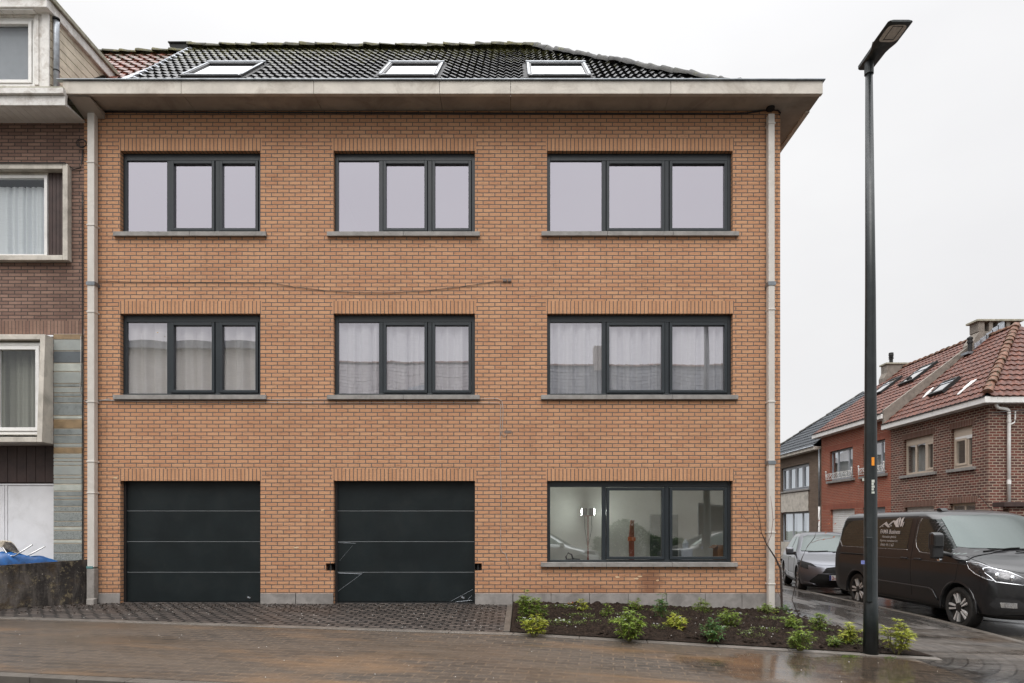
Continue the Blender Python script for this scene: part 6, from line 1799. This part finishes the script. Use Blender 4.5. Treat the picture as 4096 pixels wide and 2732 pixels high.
def hatch(name, label, paintm, plate=True, seed=0):
    c = Car(name, label, 'car', hb_sl, paintm, (.80, 3.36), .345, group='parked hatchback cars')
    for y in (.80, 3.36):
        for sd in (-1, 1): c.wheel(sd*.855, y, .315, .20, .215, 5, sd, 1)
    c.patch('windscreen', 'F', [(-.70, 1.01), (0, .995), (.70, 1.01), (.56, 1.36), (.45, 1.40), (0, 1.415), (-.45, 1.40), (-.56, 1.36)], 'windscreen', .012, .035)
    for ax in ('L', 'Rt'):
        c.patch('side_window', ax, [(1.42, 1.0), (2.28, 1.0), (2.30, 1.37), (1.98, 1.355), (1.65, 1.16)], 'side_glass_car', .005)
        c.patch('side_window', ax, [(2.36, 1.0), (3.05, 1.04), (3.10, 1.20), (2.90, 1.33), (2.37, 1.37)], 'side_glass_car', .005)
        c.line('door_gap', ax, [(1.28, .30), (1.22, .75), (1.34, .97)], .004, 'arch_black'); c.line('door_gap', ax, [(2.32, .30), (2.32, 1.38)], .004, 'arch_black')
        c.line('body_crease', ax, [(1.2, .42), (2.4, .40), (3.0, .46)], .010, paintm, .003)
        c.patch('sill_trim', ax, [(1.16, .18), (3.0, .18), (3.0, .28), (1.16, .28)], 'black_plastic', .006)
        c.patch('headlight', ax, [(.22, .60), (.72, .72), (.60, .76), (.30, .70)], 'arch_black', .006, .03)
        sg = -1 if ax == 'L' else 1
        mb = MB(); mb.prism([(1.36, .93), (1.36, 1.08), (1.42, 1.10), (1.50, 1.07), (1.50, .95)], 'x', sg*.86, sg*1.04); m_ = mb.build('wing_mirror', M[paintm], c.root, bevel=.03, fixn=True)
        mb = MB(); mb.prism([(1.37, .90), (1.37, .99), (1.50, .97), (1.50, .91)], 'x', sg*.78, sg*1.03); mb.build('mirror_foot', M['black_plastic'], m_, bevel=.015, fixn=True)
        p = c.hit(ax, 2.1, .83, 0); mb = MB(); mb.box(p.x-.02, p.x+.02, 2.02, 2.2, .82, .845); mb.build('door_handle', M[paintm], c.root, bevel=.008, fixn=True)
    for sg in (-1, 1):
        c.patch('headlight', 'F', [(sg*.50, .66), (sg*.80, .74), (sg*.84, .80), (sg*.60, .74)], 'arch_black', .006, .03)
    c.patch('grille', 'F', [(-.40, .52), (.40, .52), (.30, .645), (.12, .67), (-.12, .67), (-.30, .645)], 'arch_black', .006, .04)
    c.patch('lower_grille', 'F', [(-.62, .23), (.62, .23), (.66, .33), (.48, .50), (-.48, .50), (-.66, .33)], 'arch_black', .006, .05)
    for z in (.55, .58, .61): c.line('grille_bar', 'F', [(-.34, z), (0, z), (.34, z)], .004, 'black_plastic', .008)
    for sg in (-1, 1): c.line('bumper_blade', 'F', [(sg*.76, .30), (sg*.60, .27), (sg*.48, .22)], .014, paintm, .01)
    c.line('bonnet_gap', 'F', [(-.80, .78), (-.5, .71), (0, .695), (.5, .71), (.80, .78)], .004, 'arch_black')
    for pts in ([(-.55, .985), (-.1, 1.01)], [(.0, .985), (.5, 1.01)]): c.line('wiper', 'F', pts, .009, 'arch_black', .012)
    p = c.hit('F', 0, .675, .01)
    def ring(rx, rz, cx=0, cz=0): return [(cx+rx*math.cos(2*PI*k/20), p.y-.004, .675+cz+rz*math.sin(2*PI*k/20)) for k in range(21)]
    mb = MB(); mb.tube(ring(.062, .042), .005, 5, caps=False); mb.tube(ring(.020, .038, 0, 0), .0045, 5, caps=False); mb.tube(ring(.042, .014, 0, .022), .0045, 5, caps=False)
    mb.build('emblem', M['light_chrome'], c.root, smooth=True)
    q = c.hit('F', 0, .40, .012)
    mb = MB(); mb.box(-.26, .26, q.y-.02, q.y-.008, .36, .48); pl = mb.build('number_plate', M['plate_white'], c.root, bevel=.003, fixn=True)
    mb = MB(); mb.box(-.26, -.222, q.y-.0215, q.y-.0202, .362, .478); mb.build('plate_band', M['plate_blue'], pl, fixn=True)
    cu = bpy.data.curves.new('t', 'FONT'); cu.body = '2-HET'; cu.size = .112; cu.offset = .002
    to = bpy.data.objects.new('t', cu); COL.objects.link(to)
    me = bpy.data.meshes.new_from_object(to.evaluated_get(bpy.context.evaluated_depsgraph_get())); bpy.data.objects.remove(to)
    for v in me.vertices: v.co = Vector((-.205+v.co.x*.85, q.y-.0225, .378+v.co.y))
    me.materials.clear(); me.materials.append(M['plate_red'])
    o = bpy.data.objects.new('plate_text', me); COL.objects.link(o); o.parent = pl
    return c
c1 = hatch('hatchback_car', 'grey hatchback parked nose to the rear of the dark van', 'car_paint_grey')
c1.root.location = (7.72, 4.2, gz(7.05, 4)-.078); c1.root.rotation_euler = (0, 0, R(-16))
def recolour(root, old, new):
    for o in kids(root):
        for sl_ in ([o] + kids(o)):
            if sl_.data:
                sl_.data = sl_.data.copy()
                for k, m in enumerate(sl_.data.materials):
                    if m and m.name == old: sl_.data.materials[k] = M[new]
for lb, pos, rz, pm in (('silver car whose roof shows behind the grey hatchback on the far side of the van', (11.3, 7.3, gz(7.05, 4)-.078), R(180), 'car_paint_silver'),
                   ('pale silver car mirrored in the left pane of the ground floor window', (3.3, -13.6, -.28), R(90), 'car_paint_silver'),
                   ('black car mirrored in the right pane of the ground floor window', (5.6, -13.9, -.28), R(-90), 'car_paint_black')):
    k = copy_tree(c1.root); k.location = pos; k.rotation_euler = (0, 0, rz); k['label'] = lb
    recolour(k, 'car_paint_grey', pm)
# ================================================================ sky, sun, camera
w = bpy.data.worlds.new('World'); sc.world = w; w.use_nodes = True
nt = w.node_tree; bg = nt.nodes['Background']
sky = nt.nodes.new('ShaderNodeTexSky'); sky.sky_type = 'NISHITA'; sky.sun_disc = False
SUN_EL, SUN_AZ = R(52), R(200)
sky.sun_elevation = SUN_EL; sky.sun_rotation = SUN_AZ
sky.air_density = 1; sky.dust_density = 6
tc = nt.nodes.new('ShaderNodeTexCoord')
hsv = nt.nodes.new('ShaderNodeHueSaturation'); hsv.inputs['Saturation'].default_value = .0
nt.links.new(sky.outputs[0], hsv.inputs['Color'])
# closed cloud deck: nearly even, brighter overhead, with faint soft structure
sp = nt.nodes.new('ShaderNodeSeparateXYZ'); nt.links.new(tc.outputs['Generated'], sp.inputs[0])
rm = nt.nodes.new('ShaderNodeValToRGB'); e = rm.color_ramp.elements
e[0].position = 0.0; e[0].color = (.80, .805, .815, 1); e[1].position = 1.0; e[1].color = (4.2, 4.2, 4.24, 1)
for p, c in ((.25, .84), (.55, .91), (.64, 1.04), (.76, 2.4), (.88, 3.5)):
    n = e.new(p); n.color = (c, c, c*1.008, 1)
nt.links.new(sp.outputs['Z'], rm.inputs[0])
mp = nt.nodes.new('ShaderNodeMapping'); mp.inputs['Scale'].default_value = (1.5, 1.5, 3); nt.links.new(tc.outputs['Generated'], mp.inputs[0])
ns = nt.nodes.new('ShaderNodeTexNoise'); ns.inputs['Scale'].default_value = 1.6; ns.inputs['Detail'].default_value = 5; nt.links.new(mp.outputs[0], ns.inputs[0])
r2 = nt.nodes.new('ShaderNodeValToRGB'); r2.color_ramp.elements[0].position = .3; r2.color_ramp.elements[0].color = (.945, .945, .955, 1)
r2.color_ramp.elements[1].position = .7; r2.color_ramp.elements[1].color = (1.03, 1.03, 1.03, 1); nt.links.new(ns.outputs[0], r2.inputs[0])
mu = nt.nodes.new('ShaderNodeMix'); mu.data_type = 'RGBA'; mu.blend_type = 'MULTIPLY'; mu.inputs[0].default_value = 1
nt.links.new(rm.outputs[0], mu.inputs[6]); nt.links.new(r2.outputs[0], mu.inputs[7])
sc10 = nt.nodes.new('ShaderNodeMix'); sc10.data_type = 'RGBA'; sc10.blend_type = 'MULTIPLY'; sc10.inputs[0].default_value = 1
nt.links.new(mu.outputs[2], sc10.inputs[6]); sc10.inputs[7].default_value = (10, 10, 10, 1)
mx = nt.nodes.new('ShaderNodeMix'); mx.data_type = 'RGBA'; mx.inputs[0].default_value = .97
nt.links.new(hsv.outputs[0], mx.inputs[6]); nt.links.new(sc10.outputs[2], mx.inputs[7])
nt.links.new(mx.outputs[2], bg.inputs['Color']); bg.inputs['Strength'].default_value = .1
sd = bpy.data.lights.new('sun', 'SUN'); sd.energy = 1.5; sd.angle = R(40); sd.color = (1.0, .97, .93)
so = bpy.data.objects.new('sun', sd); COL.objects.link(so)
dirv = Vector((-.25*math.cos(SUN_EL), -math.cos(SUN_EL)*.97, math.sin(SUN_EL)))
so.rotation_euler = dirv.to_track_quat('Z', 'Y').to_euler()
cd = bpy.data.cameras.new('camera'); co = bpy.data.objects.new('camera', cd); COL.objects.link(co)
co.location = (0, CY, CZ); co.rotation_euler = (R(90), 0, 0)
cd.sensor_width = 36; cd.lens = 36*FPX/4096; cd.shift_x = -2/4096; cd.shift_y = 744/4096
cd.clip_start = .1; cd.clip_end = 2000
sc.camera = co
sc.view_settings.view_transform = 'Standard'; sc.view_settings.look = 'None'; sc.view_settings.exposure = .10; sc.view_settings.gamma = 1
sc.cycles.max_bounces = 8; sc.cycles.transparent_max_bounces = 16; sc.cycles.glossy_bounces = 4; sc.cycles.diffuse_bounces = 4
sc.cycles.use_denoising = True
sc.cycles.caustics_reflective = False; sc.cycles.caustics_refractive = False
